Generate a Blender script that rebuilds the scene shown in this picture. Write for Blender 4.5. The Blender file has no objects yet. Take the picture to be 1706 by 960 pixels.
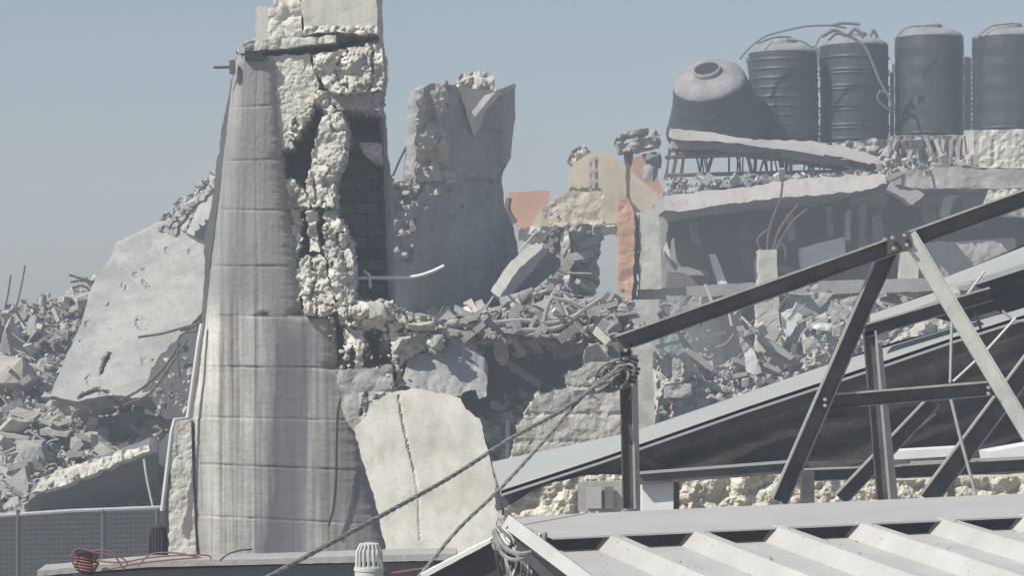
import bpy, bmesh, math, random
import numpy as np
from mathutils import Vector, Matrix
from mathutils.geometry import delaunay_2d_cdt

# ------------------------------------------------------------------ scene, camera, light
sc = bpy.context.scene
C = sc.collection
ZC = 3.4                      # camera height
K = 2 * math.tan(math.radians(10)) / 1706.0   # tangent per photo pixel
HOR = 620.0                   # horizon row in the photo
cam_d = bpy.data.cameras.new('camera')
cam = bpy.data.objects.new('camera', cam_d); C.objects.link(cam)
cam.location = (0, 0, ZC); cam.rotation_euler = (math.radians(90), 0, 0)
cam_d.sensor_width = 36; cam_d.lens = 18 / math.tan(math.radians(10))
cam_d.shift_y = (HOR - 480) / 1706.0
cam_d.clip_start = 0.1; cam_d.clip_end = 6000
sc.camera = cam

SUN = Vector((-0.70, -0.47, 0.84)).normalized()      # direction towards the sun
elev = math.asin(SUN.z); azim = math.atan2(SUN.x, SUN.y)
w = bpy.data.worlds.new('World'); sc.world = w; w.use_nodes = True
nt = w.node_tree; nt.nodes.clear()
sky = nt.nodes.new('ShaderNodeTexSky'); sky.sky_type = 'NISHITA'; sky.sun_disc = False
sky.sun_elevation = elev; sky.sun_rotation = azim
sky.altitude = 0; sky.air_density = 1.3; sky.dust_density = 1.1; sky.ozone_density = 1.5
hs = nt.nodes.new('ShaderNodeHueSaturation'); hs.inputs['Saturation'].default_value = 1.0
bg = nt.nodes.new('ShaderNodeBackground'); bg.inputs['Strength'].default_value = 0.062
wo = nt.nodes.new('ShaderNodeOutputWorld')
tint = nt.nodes.new('ShaderNodeMix'); tint.data_type = 'RGBA'; tint.blend_type = 'MULTIPLY'; tint.inputs[0].default_value = 1.0
tint.inputs[7].default_value = (0.97, 0.965, 1.09, 1)
nt.links.new(sky.outputs[0], hs.inputs['Color']); nt.links.new(hs.outputs[0], tint.inputs[6]); nt.links.new(tint.outputs[2], bg.inputs['Color'])
nt.links.new(bg.outputs[0], wo.inputs['Surface'])
sd = bpy.data.lights.new('sun', 'SUN'); sd.energy = 4.5; sd.angle = math.radians(0.6); sd.color = (1.0, 0.955, 0.865)
so = bpy.data.objects.new('sun', sd); C.objects.link(so)
so.rotation_euler = SUN.to_track_quat('Z', 'Y').to_euler(); so.location = (-20, -10, 30)
sc.view_settings.view_transform = 'Standard'; sc.view_settings.look = 'None'
sc.view_settings.gamma = 1; sc.view_settings.use_curve_mapping = False
sc.view_settings.exposure = 0.45
sc.render.engine = 'CYCLES'
sc.cycles.use_denoising = True
sc.cycles.max_bounces = 6; sc.cycles.diffuse_bounces = 3; sc.cycles.volume_bounces = 0
random.seed(7)
def wy0(x): return 29.2 + (x - 700) * 0.0056
RNG = np.random.default_rng(7)

# ------------------------------------------------------------------ numeric helpers
def S(px, py, Y):
    return ((px - 853.0) * K * Y, Y, ZC - (py - HOR) * K * Y)
def V(px, py, Y): return Vector(S(px, py, Y))
def px2m(p, Y): return p * K * Y

def _h(ix, iy, s):
    n = (ix.astype(np.int64) * 374761393 + iy.astype(np.int64) * 668265263 + s * 1442695041) & 0x7fffffff
    n = ((n ^ (n >> 13)) * 1274126177) & 0x7fffffff
    return ((n ^ (n >> 16)) & 0xffff) / 65535.0
def vnoise(x, y, s=0):
    x = np.asarray(x, float); y = np.asarray(y, float)
    ix = np.floor(x); iy = np.floor(y); fx = x - ix; fy = y - iy
    fx = fx * fx * (3 - 2 * fx); fy = fy * fy * (3 - 2 * fy)
    a = _h(ix, iy, s); b = _h(ix + 1, iy, s); c = _h(ix, iy + 1, s); d = _h(ix + 1, iy + 1, s)
    return (a + (b - a) * fx) * (1 - fy) + (c + (d - c) * fx) * fy
def fbm(x, y, s=0, o=4):
    t = 0; a = 0.5; m = 0
    for i in range(o):
        t = t + a * vnoise(x * 2 ** i, y * 2 ** i, s + i * 17); m += a; a *= 0.5
    return t / m - 0.5
def cells(x, y, size, s=0):
    """angular facets: returns (cell value 0..1, tilt term, distance to cell edge)"""
    x = np.asarray(x, float) / size; y = np.asarray(y, float) / size
    ix = np.floor(x); iy = np.floor(y)
    d1 = np.full(x.shape, 9.0); d2 = np.full(x.shape, 9.0); val = np.zeros(x.shape); tilt = np.zeros(x.shape)
    for dx in (-1, 0, 1):
        for dy in (-1, 0, 1):
            cx = ix + dx; cy = iy + dy
            sx = cx + 0.1 + 0.8 * _h(cx, cy, s); sy = cy + 0.1 + 0.8 * _h(cx, cy, s + 5)
            d = np.hypot(x - sx, y - sy)
            v = _h(cx, cy, s + 9); t = (x - sx) * (_h(cx, cy, s + 11) - .5) * 2 + (y - sy) * (_h(cx, cy, s + 13) - .5) * 2
            m = d < d1
            d2 = np.where(m, d1, np.minimum(d2, d))
            val = np.where(m, v, val); tilt = np.where(m, t, tilt); d1 = np.where(m, d, d1)
    return val, tilt, d2 - d1
def blocks(x, y, size, s=0):
    """continuous relief of angular stones: bevelled rotated blocks, joined by their maximum"""
    x = np.asarray(x, float) / size; y = np.asarray(y, float) / size
    ix = np.floor(x); iy = np.floor(y); out = np.full(x.shape, -0.75)
    for dx in (-1, 0, 1):
        for dy in (-1, 0, 1):
            cx = ix + dx; cy = iy + dy
            px = x - cx - 0.1 - 0.8 * _h(cx, cy, s); py = y - cy - 0.1 - 0.8 * _h(cx, cy, s + 5)
            an = _h(cx, cy, s + 21) * 3.14; u = px * np.cos(an) + py * np.sin(an); v = -px * np.sin(an) + py * np.cos(an)
            a_ = 0.55 + 0.6 * _h(cx, cy, s + 23); b_ = 0.45 + 0.5 * _h(cx, cy, s + 25)
            q = np.maximum(np.maximum(np.abs(u) / a_, np.abs(v) / b_), (np.abs(u) / a_ + np.abs(v) / b_) * .72)
            h = 0.75 * _h(cx, cy, s + 9) + u * (_h(cx, cy, s + 11) - .5) * 1.3 + v * (_h(cx, cy, s + 13) - .5) * 1.3 - 1.9 * np.maximum(0, q - .5)
            out = np.maximum(out, h)
    return out
def rubbly(x, y, size, s=0):
    """relief of broken masonry, angular at several sizes"""
    wx = x + fbm(x / size, y / size, s + 3) * size * 0.35; wy = y + fbm(x / size, y / size, s + 4) * size * 0.35
    return 0.85 * blocks(wx, wy, size, s) + 0.30 * blocks(wx + 7, wy + 3, size * 0.42, s + 40) + .07 * blocks(x, y, size * .2, s + 60) + 0.08 * fbm(x / size * 3, y / size * 3, s + 8)
def polymask(x, y, poly):
    ins = np.zeros(np.shape(x), bool); n = len(poly)
    for i in range(n):
        x1, y1 = poly[i][:2]; x2, y2 = poly[(i + 1) % n][:2]
        if y1 == y2: continue
        c = ((y1 > y) != (y2 > y)) & (x < (x2 - x1) * (y - y1) / (y2 - y1) + x1)
        ins ^= c
    return ins
def seg_dist(x, y, line):
    d = np.full(np.shape(x), 1e9)
    for (x1, y1), (x2, y2) in zip(line[:-1], line[1:]):
        L = (x2 - x1) ** 2 + (y2 - y1) ** 2 + 1e-9
        t = np.clip(((x - x1) * (x2 - x1) + (y - y1) * (y2 - y1)) / L, 0, 1)
        d = np.minimum(d, np.hypot(x - x1 - t * (x2 - x1), y - y1 - t * (y2 - y1)))
    return d

# ------------------------------------------------------------------ object helpers
WL = {}
def base_of(vs):
    a = np.asarray(vs, float)
    return Vector(((a[:, 0].min() + a[:, 0].max()) / 2, (a[:, 1].min() + a[:, 1].max()) / 2, a[:, 2].min()))
def mk(name, verts, faces, mat, parent=None, label=None, cat=None, group=None, kind=None, smooth=False, mats=None, fmat=None):
    vs = np.asarray(verts, float).reshape(-1, 3)
    b = base_of(vs)
    me = bpy.data.meshes.new(name)
    me.from_pydata((vs - np.array(b)).tolist(), [], [tuple(int(i) for i in f) for f in faces])
    me.validate()
    for m in (mats or [mat]): me.materials.append(m)
    if fmat is not None: me.polygons.foreach_set('material_index', np.asarray(fmat, np.int32)[:len(me.polygons)])
    if smooth: me.polygons.foreach_set('use_smooth', [True] * len(me.polygons))
    me.update()
    o = bpy.data.objects.new(name, me); C.objects.link(o)
    if parent is not None:
        o.parent = parent; o.location = b - WL[parent.name]
    else: o.location = b
    WL[o.name] = b
    tag(o, label, cat, group, kind)
    return o
def tag(o, label=None, cat=None, group=None, kind=None):
    if label: o['label'] = label
    if cat: o['category'] = cat
    if group: o['group'] = group
    if kind: o['kind'] = kind
    return o
def root(name, loc, label, cat, group=None):
    o = bpy.data.objects.new(name, None); C.objects.link(o); o.location = loc; WL[o.name] = Vector(loc)
    o.empty_display_size = 0.2
    return tag(o, label, cat, group)

class MB:
    def __init__(s): s.v = []; s.f = []; s.n = 0; s.mi = []; s.cur = 0
    def add(s, vs, fs):
        vs = [tuple(p) for p in vs]
        s.v += vs; s.f += [tuple(i + s.n for i in f) for f in fs]; s.n += len(vs); s.mi += [s.cur] * len(fs); return s
    def box(s, o, a, b, c):
        """parallelepiped from corner o with edge vectors a, b, c"""
        o, a, b, c = map(Vector, (o, a, b, c))
        p = [o, o + a, o + a + b, o + b, o + c, o + a + c, o + a + b + c, o + b + c]
        return s.add(p, [(0, 3, 2, 1), (4, 5, 6, 7), (0, 1, 5, 4), (1, 2, 6, 5), (2, 3, 7, 6), (3, 0, 4, 7)])
    def bar(s, p0, p1, w, d, off=0.0, doff=0.0, axis=None):
        """bar from p0 to p1; w across (perpendicular, in the view plane), d in depth"""
        p0, p1 = Vector(p0), Vector(p1); a = (p1 - p0)
        dep = Vector(axis) if axis else Vector((0, 1, 0))
        sd_ = a.cross(dep).normalized()
        if sd_.z < 0 or (abs(sd_.z) < 1e-6 and sd_.x < 0): sd_ = -sd_
        dp = sd_.cross(a).normalized()
        if dp.y < 0: dp = -dp
        o = p0 + sd_ * (off - w / 2) + dp * doff
        return s.box(o, a, sd_ * w, dp * d)
    def tube(s, pts, r, seg=6, closed=False):
        pts = [Vector(p) for p in pts]; n = len(pts)
        rr = r if isinstance(r, (list, tuple)) else [r] * n
        up = None; vs = []; fs = []
        for i, p in enumerate(pts):
            t = (pts[min(i + 1, n - 1)] - pts[max(i - 1, 0)])
            if t.length < 1e-9: t = Vector((0, 0, 1))
            t.normalize()
            if up is None:
                up = t.orthogonal().normalized()
            else:
                up = (up - t * up.dot(t))
                up = up.normalized() if up.length > 1e-6 else t.orthogonal().normalized()
            b = t.cross(up)
            for k in range(seg):
                an = 2 * math.pi * k / seg
                vs.append(p + (up * math.cos(an) + b * math.sin(an)) * rr[i])
        for i in range(n - 1):
            for k in range(seg):
                k2 = (k + 1) % seg
                fs.append((i * seg + k, i * seg + k2, (i + 1) * seg + k2, (i + 1) * seg + k))
        fs.append(tuple(range(seg - 1, -1, -1))); fs.append(tuple((n - 1) * seg + k for k in range(seg)))
        return s.add(vs, fs)
    def lathe(s, prof, center=(0, 0, 0), seg=48, M=None, lobes=None):
        """prof = [(r, z)]"""
        vs = []; fs = []; n = len(prof)
        for (r, z) in prof:
            for k in range(seg):
                an = 2 * math.pi * k / seg
                rr = r * (1 + (lobes(an, z) if lobes else 0))
                p = Vector((rr * math.cos(an), rr * math.sin(an), z))
                if M is not None: p = M @ p
                vs.append(p + Vector(center))
        for i in range(n - 1):
            for k in range(seg):
                k2 = (k + 1) % seg
                fs.append((i * seg + k, i * seg + k2, (i + 1) * seg + k2, (i + 1) * seg + k))
        if prof[0][0] > 1e-5: fs.append(tuple(range(seg - 1, -1, -1)))
        if prof[-1][0] > 1e-5: fs.append(tuple((n - 1) * seg + k for k in range(seg)))
        return s.add(vs, fs)
    def build(s, name, mat, parent=None, **kw):
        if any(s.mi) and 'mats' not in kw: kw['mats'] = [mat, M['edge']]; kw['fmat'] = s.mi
        return mk(name, s.v, s.f, mat, parent, **kw)

def curve(pts, n=6):
    """Catmull-Rom through 2D/3D points"""
    P = [np.array(p, float) for p in pts]; P = [2 * P[0] - P[1]] + P + [2 * P[-1] - P[-2]]
    out = []
    for i in range(1, len(P) - 2):
        for k in range(n):
            t = k / n
            out.append(0.5 * ((2 * P[i]) + (-P[i - 1] + P[i + 1]) * t + (2 * P[i - 1] - 5 * P[i] + 4 * P[i + 1] - P[i + 2]) * t * t
                              + (-P[i - 1] + 3 * P[i] - 3 * P[i + 1] + P[i + 2]) * t ** 3))
    out.append(P[-2]); return out
def ctube(mb, pts, Y, r, n=6, seg=6):
    """tube along photo points (px, py[, Y])"""
    q = [(p[0], p[1], p[2] if len(p) > 2 else Y) for p in pts]
    return mb.tube([V(*p) for p in curve(q, n)], r, seg)

def slab(name, outline, Y, thick, mat, parent=None, step=6.0, jag=0.0, jsize=14, relief=None, ext=(0, 1, 0), rings=2,
         sidejag=0.0, mats=None, fm=None, smooth=False, seed=1, **kw):
    """solid traced from an outline: front face meshed inside the outline with relief, broken edges, real thickness.
    Y: number or function (px, py arrays)->depth;  relief: function -> metres towards the camera"""
    Yf = Y if callable(Y) else (lambda x, y: np.full(np.shape(x), float(Y)))
    pts = []
    n = len(outline)
    for i in range(n):
        a = np.array(outline[i][:2], float); b = np.array(outline[(i + 1) % n][:2], float)
        L = np.hypot(*(b - a)); m = max(1, int(L / step))
        nrm = np.array((b[1] - a[1], a[0] - b[0])) / max(L, 1e-6)
        j = jag if len(outline[i]) < 3 else outline[i][2]
        for k in range(m):
            t = k / m; p = a + (b - a) * t
            if j > 0:
                q = (float(vnoise(p[0] / jsize, p[1] / jsize, seed)) - .5) * 2 + (float(vnoise(p[0] / jsize * 2.7, p[1] / jsize * 2.7, seed + 1)) - .5)
                p = p + nrm * q * j
            pts.append(p)
    pts = np.array(pts)
    x0, y0 = pts.min(0); x1, y1 = pts.max(0)
    gx, gy = np.meshgrid(np.arange(x0 + step / 2, x1, step), np.arange(y0 + step / 2, y1, step))
    gx = gx.ravel() + RNG.uniform(-.3, .3, gx.size) * step; gy = gy.ravel() + RNG.uniform(-.3, .3, gy.size) * step
    ok = polymask(gx, gy, pts)
    near = np.zeros(gx.shape, bool)
    for i in range(0, len(pts)):
        near |= (np.abs(gx - pts[i, 0]) + np.abs(gy - pts[i, 1])) < step * 0.7
    ok &= ~near
    nb = len(pts)
    allp = [Vector((float(a), float(b))) for a, b in pts] + [Vector((float(a), float(b))) for a, b in zip(gx[ok], gy[ok])]
    vo, _, fo, ov, _, _ = delaunay_2d_cdt(allp, [], [list(range(nb))], 1, 1e-5)
    vo = np.array([(p.x, p.y) for p in vo])
    Yv = Yf(vo[:, 0], vo[:, 1])
    if relief is not None:
        Yv = Yv - relief(vo[:, 0], vo[:, 1])
    P = np.stack([(vo[:, 0] - 853) * K * Yv, Yv, ZC - (vo[:, 1] - HOR) * K * Yv], 1)
    # outline index of the first nb inputs in the output
    first = {}
    for i, src in enumerate(ov):
        for s_ in src:
            first.setdefault(s_, i)
    ring = [first[i] for i in range(nb) if i in first]
    # orientation: faces should look to -Y
    F = []; FM = []
    for f in fo:
        f = list(f)
        a, b, c = P[f[0]], P[f[1]], P[f[2]]
        if np.cross(b - a, c - a)[1] > 0: f = f[::-1]
        F.append(tuple(f)); FM.append(0)
    # ring orientation
    area = 0
    for i in range(len(ring)):
        a = P[ring[i]]; b = P[ring[(i + 1) % len(ring)]]; area += a[0] * b[2] - b[0] * a[2]
    ex = np.array(ext, float) * thick
    Vs = [P]; cur = list(ring); N = len(P)
    for r in range(1, rings + 1):
        q = P[ring] + ex * (r / rings)
        if sidejag and r < rings: q = q + RNG.uniform(-sidejag, sidejag, q.shape)
        idx = list(range(N, N + len(ring))); Vs.append(q); N += len(ring)
        for i in range(len(ring)):
            j = (i + 1) % len(ring)
            f = (cur[i], cur[j], idx[j], idx[i])
            if area > 0: f = f[::-1]
            F.append(f); FM.append(1)
        cur = idx
    # back: shifted copy of the outline, triangulated without relief
    bo, _, bf, bov, _, _ = delaunay_2d_cdt([Vector((float(a), float(b))) for a, b in vo[ring]], [], [list(range(len(ring)))], 1, 1e-6)
    bmap = {}
    for i, src in enumerate(bov):
        if src: bmap[i] = cur[src[0]]
    for f in bf:
        if all(i in bmap for i in f):
            F.append(tuple(bmap[i] for i in f)); FM.append(1)
    if not mats: FM = None
    return mk(name, np.concatenate(Vs), F, mat, parent, mats=mats, fmat=FM, smooth=smooth, **kw)

# rock prototypes
def hull_proto(n, sub, seed, flat=1.0):
    r = random.Random(seed); bm = bmesh.new()
    for i in range(n):
        v = Vector((r.uniform(-1, 1), r.uniform(-1, 1), r.uniform(-1, 1)))
        m = max(abs(v.x), abs(v.y), abs(v.z)); v = v / m * r.uniform(.78, 1)
        bm.verts.new((v.x, v.y * .8, v.z * flat))
    res = bmesh.ops.convex_hull(bm, input=bm.verts)
    bmesh.ops.delete(bm, geom=list({e for e in res['geom_interior'] + res['geom_unused'] if isinstance(e, bmesh.types.BMVert)}), context='VERTS')
    if sub:
        bmesh.ops.subdivide_edges(bm, edges=bm.edges[:], cuts=sub, use_grid_fill=True)
        bmesh.ops.triangulate(bm, faces=bm.faces[:])
        for v in bm.verts:
            p = v.co
            f = float(fbm(np.array([p.x * 2.2 + p.z * 1.3]), np.array([p.y * 2.2 - p.z * 1.7]), seed, 3)[0])
            v.co = p * (1 + 0.28 * f)
    bm.verts.index_update(); bm.faces.ensure_lookup_table()
    vs = np.array([v.co[:] for v in bm.verts]); fs = [tuple(v.index for v in f.verts) for f in bm.faces]
    bm.free(); return vs, fs
PR_LO = [hull_proto(random.Random(i).choice([9, 12, 16]), 0, i, random.Random(i).choice([.35, .6, .8, 1])) for i in range(14)]
PR_HI = [hull_proto(13 + i % 5, 3, 100 + i, [.5, .8, 1, .65][i % 4]) for i in range(10)]
def rrot():
    q = RNG.normal(size=4); q /= np.linalg.norm(q); a, b, c, d = q
    return np.array([[1 - 2 * (c * c + d * d), 2 * (b * c - a * d), 2 * (b * d + a * c)],
                     [2 * (b * c + a * d), 1 - 2 * (b * b + d * d), 2 * (c * d - a * b)],
                     [2 * (b * d - a * c), 2 * (c * d + a * b), 1 - 2 * (b * b + c * c)]])
def rocks(name, spots, mat, mats=None, parent=None, hi=False, **kw):
    """spots: (px, py, Y, size px); one merged mesh"""
    Vs = []; F = []; FM = []; n = 0
    for (px, py, Y, s) in spots:
        vs, fs = (PR_HI if hi or s > 26 else PR_LO)[int(RNG.integers(0, 10))]
        h = px2m(s, Y) / 2
        q = (vs * h * np.array([1, 1, 1]) * RNG.uniform(.6, 1.15, 3)) @ rrot().T + np.array(S(px, py, Y))
        mi = int(RNG.integers(0, len(mats))) if mats else 0
        Vs.append(q); F += [tuple(i + n for i in f) for f in fs]; FM += [mi] * len(fs); n += len(q)
    return mk(name, np.concatenate(Vs), F, mat, parent, mats=mats, fmat=FM if mats else None, **kw)
def fill(poly, n, smin, smax, Y, power=2.2, dy=0.25):
    Yf = Y if callable(Y) else (lambda x, y: Y)
    out = []; a = np.array([p[:2] for p in poly]); x0, y0 = a.min(0); x1, y1 = a.max(0)
    while len(out) < n:
        x = RNG.uniform(x0, x1); y = RNG.uniform(y0, y1)
        if not polymask(np.array([x]), np.array([y]), poly)[0]: continue
        s = smin + (smax - smin) * RNG.random() ** power
        out.append((x, y, float(Yf(x, y)) - RNG.uniform(0, dy), s))
    return out
chunk_src = {}
def chunk(px, py, Y, wpx, hpx, mat, label, group=None, rz=None, name='concrete_chunk', cat='rubble chunk', seed=0):
    """an individual chunk, a copy of a prototype object"""
    key = (mat.name, seed % 10)
    if key not in chunk_src:
        vs, fs = PR_HI[seed % 10]
        me = bpy.data.meshes.new('chunk'); me.from_pydata(vs.tolist(), [], fs); me.materials.append(mat); me.update()
        chunk_src[key] = me
    o = bpy.data.objects.new(name, chunk_src[key]); C.objects.link(o)
    o.location = S(px, py, Y); o.scale = (px2m(wpx, Y) / 1.8, px2m((wpx + hpx) / 2, Y) / 1.8, px2m(hpx, Y) / 1.5)
    o.rotation_euler = (random.uniform(-.25, .25), random.uniform(-.35, .35), rz if rz is not None else random.uniform(0, 6.28))
    return tag(o, label, cat, group)

# ------------------------------------------------------------------ materials
def newmat(name):
    m = bpy.data.materials.new(name); m.use_nodes = True; t = m.node_tree
    b = t.nodes['Principled BSDF']; return m, t, b
def node(t, typ, **kw):
    n = t.nodes.new(typ)
    for k, v in kw.items():
        if k in ('Scale', 'Detail', 'Roughness', 'Distortion', 'Strength', 'Distance', 'Fac', 'W'): n.inputs[k].default_value = v
        else: setattr(n, k, v)
    return n
def ramp(t, src, stops):
    r = t.nodes.new('ShaderNodeValToRGB'); t.links.new(src, r.inputs[0])
    e = r.color_ramp.elements
    col = lambda c: (c[0], c[1], c[2], 1) if isinstance(c, (tuple, list)) else (c, c, c, 1)
    e[1].position = 1.0; e[1].color = col(stops[-1][1]); e[0].position = 0.0; e[0].color = col(stops[0][1])
    for p, c in stops:
        el = e.new(min(max(p, .0001), .9999)); el.color = col(c)
    return r.outputs[0]
def mixc(t, mode, f, a, b):
    m = t.nodes.new('ShaderNodeMix'); m.data_type = 'RGBA'; m.blend_type = mode
    for s_, v in ((0, f), (6, a), (7, b)):
        if hasattr(v, 'is_output') or isinstance(v, bpy.types.NodeSocket): t.links.new(v, m.inputs[s_])
        elif isinstance(v, (int, float)): m.inputs[s_].default_value = v
        else: m.inputs[s_].default_value = (*v, 1)
    return m.outputs[2]
def mul(c, k): return tuple(min(1, x * k) for x in c)
def mineral(name, col, var=0.25, crack=0.0, crack_scale=9, scale=3.0, bump=0.5, bdist=0.02, fine=30.0, streak=0.0, streak_scale=(14, 14, 0.5), spots=0.0,
            spotcol=(0.12, 0.11, 0.1), rough=0.92, second=None, second_scale=1.2, second_amt=0.5, big=None):
    m, t, b = newmat(name); L = t.links
    tc = node(t, 'ShaderNodeTexCoord'); oc = tc.outputs['Object']
    n1 = node(t, 'ShaderNodeTexNoise', Scale=scale, Detail=8, Roughness=0.65); L.new(oc, n1.inputs['Vector'])
    n2 = node(t, 'ShaderNodeTexNoise', Scale=fine, Detail=6, Roughness=0.7); L.new(oc, n2.inputs['Vector'])
    c = ramp(t, n1.outputs[0], [(0.25, mul(col, 1 - var * 1.3)), (0.5, col), (0.75, mul(col, 1 + var))])
    if second:
        n5 = node(t, 'ShaderNodeTexNoise', Scale=second_scale, Detail=5, Roughness=0.6); L.new(oc, n5.inputs['Vector'])
        f = ramp(t, n5.outputs[0], [(0.45, 0.0), (0.6, second_amt)])
        c = mixc(t, 'MIX', f, c, second)
    f2 = ramp(t, n2.outputs[0], [(0.3, 1 - var), (0.7, 1 + var * .4)])
    c = mixc(t, 'MULTIPLY', 1.0, c, f2)
    if streak:
        mp = node(t, 'ShaderNodeMapping'); mp.inputs['Scale'].default_value = streak_scale; L.new(oc, mp.inputs['Vector'])
        n3 = node(t, 'ShaderNodeTexNoise', Scale=1.0, Detail=7, Roughness=0.65); L.new(mp.outputs[0], n3.inputs['Vector'])
        f3 = ramp(t, n3.outputs[0], [(0.3, 1 - streak), (0.55, 1.0), (0.75, 1 + streak * .35)])
        c = mixc(t, 'MULTIPLY', 1.0, c, f3)
    if big:
        # a run-off stain with its own place on the shaft: a dark band that fades out upward
        sx = node(t, 'ShaderNodeSeparateXYZ'); L.new(oc, sx.inputs[0])
        mp2 = node(t, 'ShaderNodeMapping'); mp2.inputs['Scale'].default_value = (7, 4, 0.7); L.new(oc, mp2.inputs['Vector'])
        n6 = node(t, 'ShaderNodeTexNoise', Scale=1.0, Detail=7, Roughness=0.6); L.new(mp2.outputs[0], n6.inputs['Vector'])
        ma = node(t, 'ShaderNodeMath', operation='MULTIPLY_ADD'); L.new(n6.outputs[0], ma.inputs[0]); ma.inputs[1].default_value = 0.55; L.new(sx.outputs[0], ma.inputs[2])
        f = ramp(t, ma.outputs[0], [(0.0, 0.0), (0.12, 0.12), (0.26, 1.0), (0.42, 0.85), (0.58, 0.3), (0.72, 0.55), (0.9, 0.7)])
        # the ramp runs from x=-0.3 (left third of the shaft) rightward
        sh = node(t, 'ShaderNodeMath', operation='ADD'); L.new(ma.outputs[0], sh.inputs[0]); sh.inputs[1].default_value = 0.22
        L.new(sh.outputs[0], t.nodes[f.node.name].inputs[0])
        mz = node(t, 'ShaderNodeMapRange'); L.new(sx.outputs[2], mz.inputs['Value']); mz.inputs['From Min'].default_value = 3.5; mz.inputs['From Max'].default_value = 4.3
        mz.inputs['To Min'].default_value = 1.0; mz.inputs['To Max'].default_value = 0.0
        mm = node(t, 'ShaderNodeMath', operation='MULTIPLY'); L.new(f, mm.inputs[0]); L.new(mz.outputs[0], mm.inputs[1])
        c = mixc(t, 'MIX', mm.outputs[0], c, big)
        # greyer upper courses, patchy
        mu = node(t, 'ShaderNodeMapRange'); L.new(sx.outputs[2], mu.inputs['Value']); mu.inputs['From Min'].default_value = 3.7; mu.inputs['From Max'].default_value = 3.9
        mu.inputs['To Min'].default_value = 0.0; mu.inputs['To Max'].default_value = 0.9
        m2 = node(t, 'ShaderNodeMath', operation='MULTIPLY'); L.new(mu.outputs[0], m2.inputs[0]); L.new(ramp(t, n6.outputs[0], [(0.3, 1.0), (0.7, 0.7)]), m2.inputs[1])
        c = mixc(t, 'MIX', m2.outputs[0], c, (0.20, 0.205, 0.205))
    if spots:
        v = node(t, 'ShaderNodeTexNoise', Scale=scale * 4, Detail=3, Roughness=0.5); L.new(oc, v.inputs['Vector'])
        f4 = ramp(t, v.outputs[0], [(0.62, 0.0), (0.72, spots)])
        c = mixc(t, 'MIX', f4, c, spotcol)
    L.new(c, b.inputs['Base Color']); b.inputs['Roughness'].default_value = rough
    b.inputs['Specular IOR Level'].default_value = 0.25
    bp = node(t, 'ShaderNodeBump', Strength=bump, Distance=bdist)
    ad = node(t, 'ShaderNodeMath', operation='ADD'); L.new(n1.outputs[0], ad.inputs[0])
    ml = node(t, 'ShaderNodeMath', operation='MULTIPLY'); L.new(n2.outputs[0], ml.inputs[0]); ml.inputs[1].default_value = 0.6
    L.new(ml.outputs[0], ad.inputs[1])
    if crack:
        wv = node(t, 'ShaderNodeTexNoise', Scale=4.0, Detail=4); L.new(oc, wv.inputs['Vector'])
        mv = mixc(t, 'MIX', 0.12, oc, wv.outputs[1])
        vo = node(t, 'ShaderNodeTexVoronoi', Scale=crack_scale); vo.feature = 'DISTANCE_TO_EDGE'; L.new(mv, vo.inputs['Vector'])
        vf = node(t, 'ShaderNodeTexVoronoi', Scale=crack_scale * 1.0); L.new(mv, vf.inputs['Vector'])
        cr = ramp(t, vo.outputs['Distance'], [(0.0, 0.0), (0.05, 1.0)])
        a2 = node(t, 'ShaderNodeMath', operation='MULTIPLY_ADD'); L.new(cr, a2.inputs[0]); a2.inputs[1].default_value = crack; L.new(ad.outputs[0], a2.inputs[2])
        sr = node(t, 'ShaderNodeSeparateColor'); L.new(vf.outputs['Color'], sr.inputs[0])
        a3 = node(t, 'ShaderNodeMath', operation='MULTIPLY_ADD'); L.new(sr.outputs[0], a3.inputs[0]); a3.inputs[1].default_value = crack; L.new(a2.outputs[0], a3.inputs[2])
        ad = a3
    L.new(ad.outputs[0], bp.inputs['Height']); L.new(bp.outputs[0], b.inputs['Normal'])
    return m
def paint(name, col, rough=0.5, metal=0.0, wear=0.25, scale=6, wearcol=None, bump=0.1, streak=None):
    m, t, b = newmat(name); L = t.links
    tc = node(t, 'ShaderNodeTexCoord'); oc = tc.outputs['Object']
    mp = node(t, 'ShaderNodeMapping'); mp.inputs['Scale'].default_value = streak or (1, 1, 1); L.new(oc, mp.inputs['Vector'])
    n1 = node(t, 'ShaderNodeTexNoise', Scale=scale, Detail=8, Roughness=0.7); L.new(mp.outputs[0], n1.inputs['Vector'])
    n2 = node(t, 'ShaderNodeTexNoise', Scale=scale * 9, Detail=4, Roughness=0.7); L.new(oc, n2.inputs['Vector'])
    c = ramp(t, n1.outputs[0], [(0.3, mul(col, 1 - wear)), (0.7, mul(col, 1 + wear))])
    if wearcol:
        f = ramp(t, n2.outputs[0], [(0.58, 0.0), (0.7, 0.7)])
        c = mixc(t, 'MIX', f, c, wearcol)
    L.new(c, b.inputs['Base Color'])
    rr = ramp(t, n2.outputs[0], [(0.3, max(0, rough - .12)), (0.7, min(1, rough + .15))]); L.new(rr, b.inputs['Roughness'])
    b.inputs['Metallic'].default_value = metal; b.inputs['Specular IOR Level'].default_value = 0.4
    bp = node(t, 'ShaderNodeBump', Strength=bump, Distance=0.01); L.new(n1.outputs[0], bp.inputs['Height']); L.new(bp.outputs[0], b.inputs['Normal'])
    return m

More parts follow.
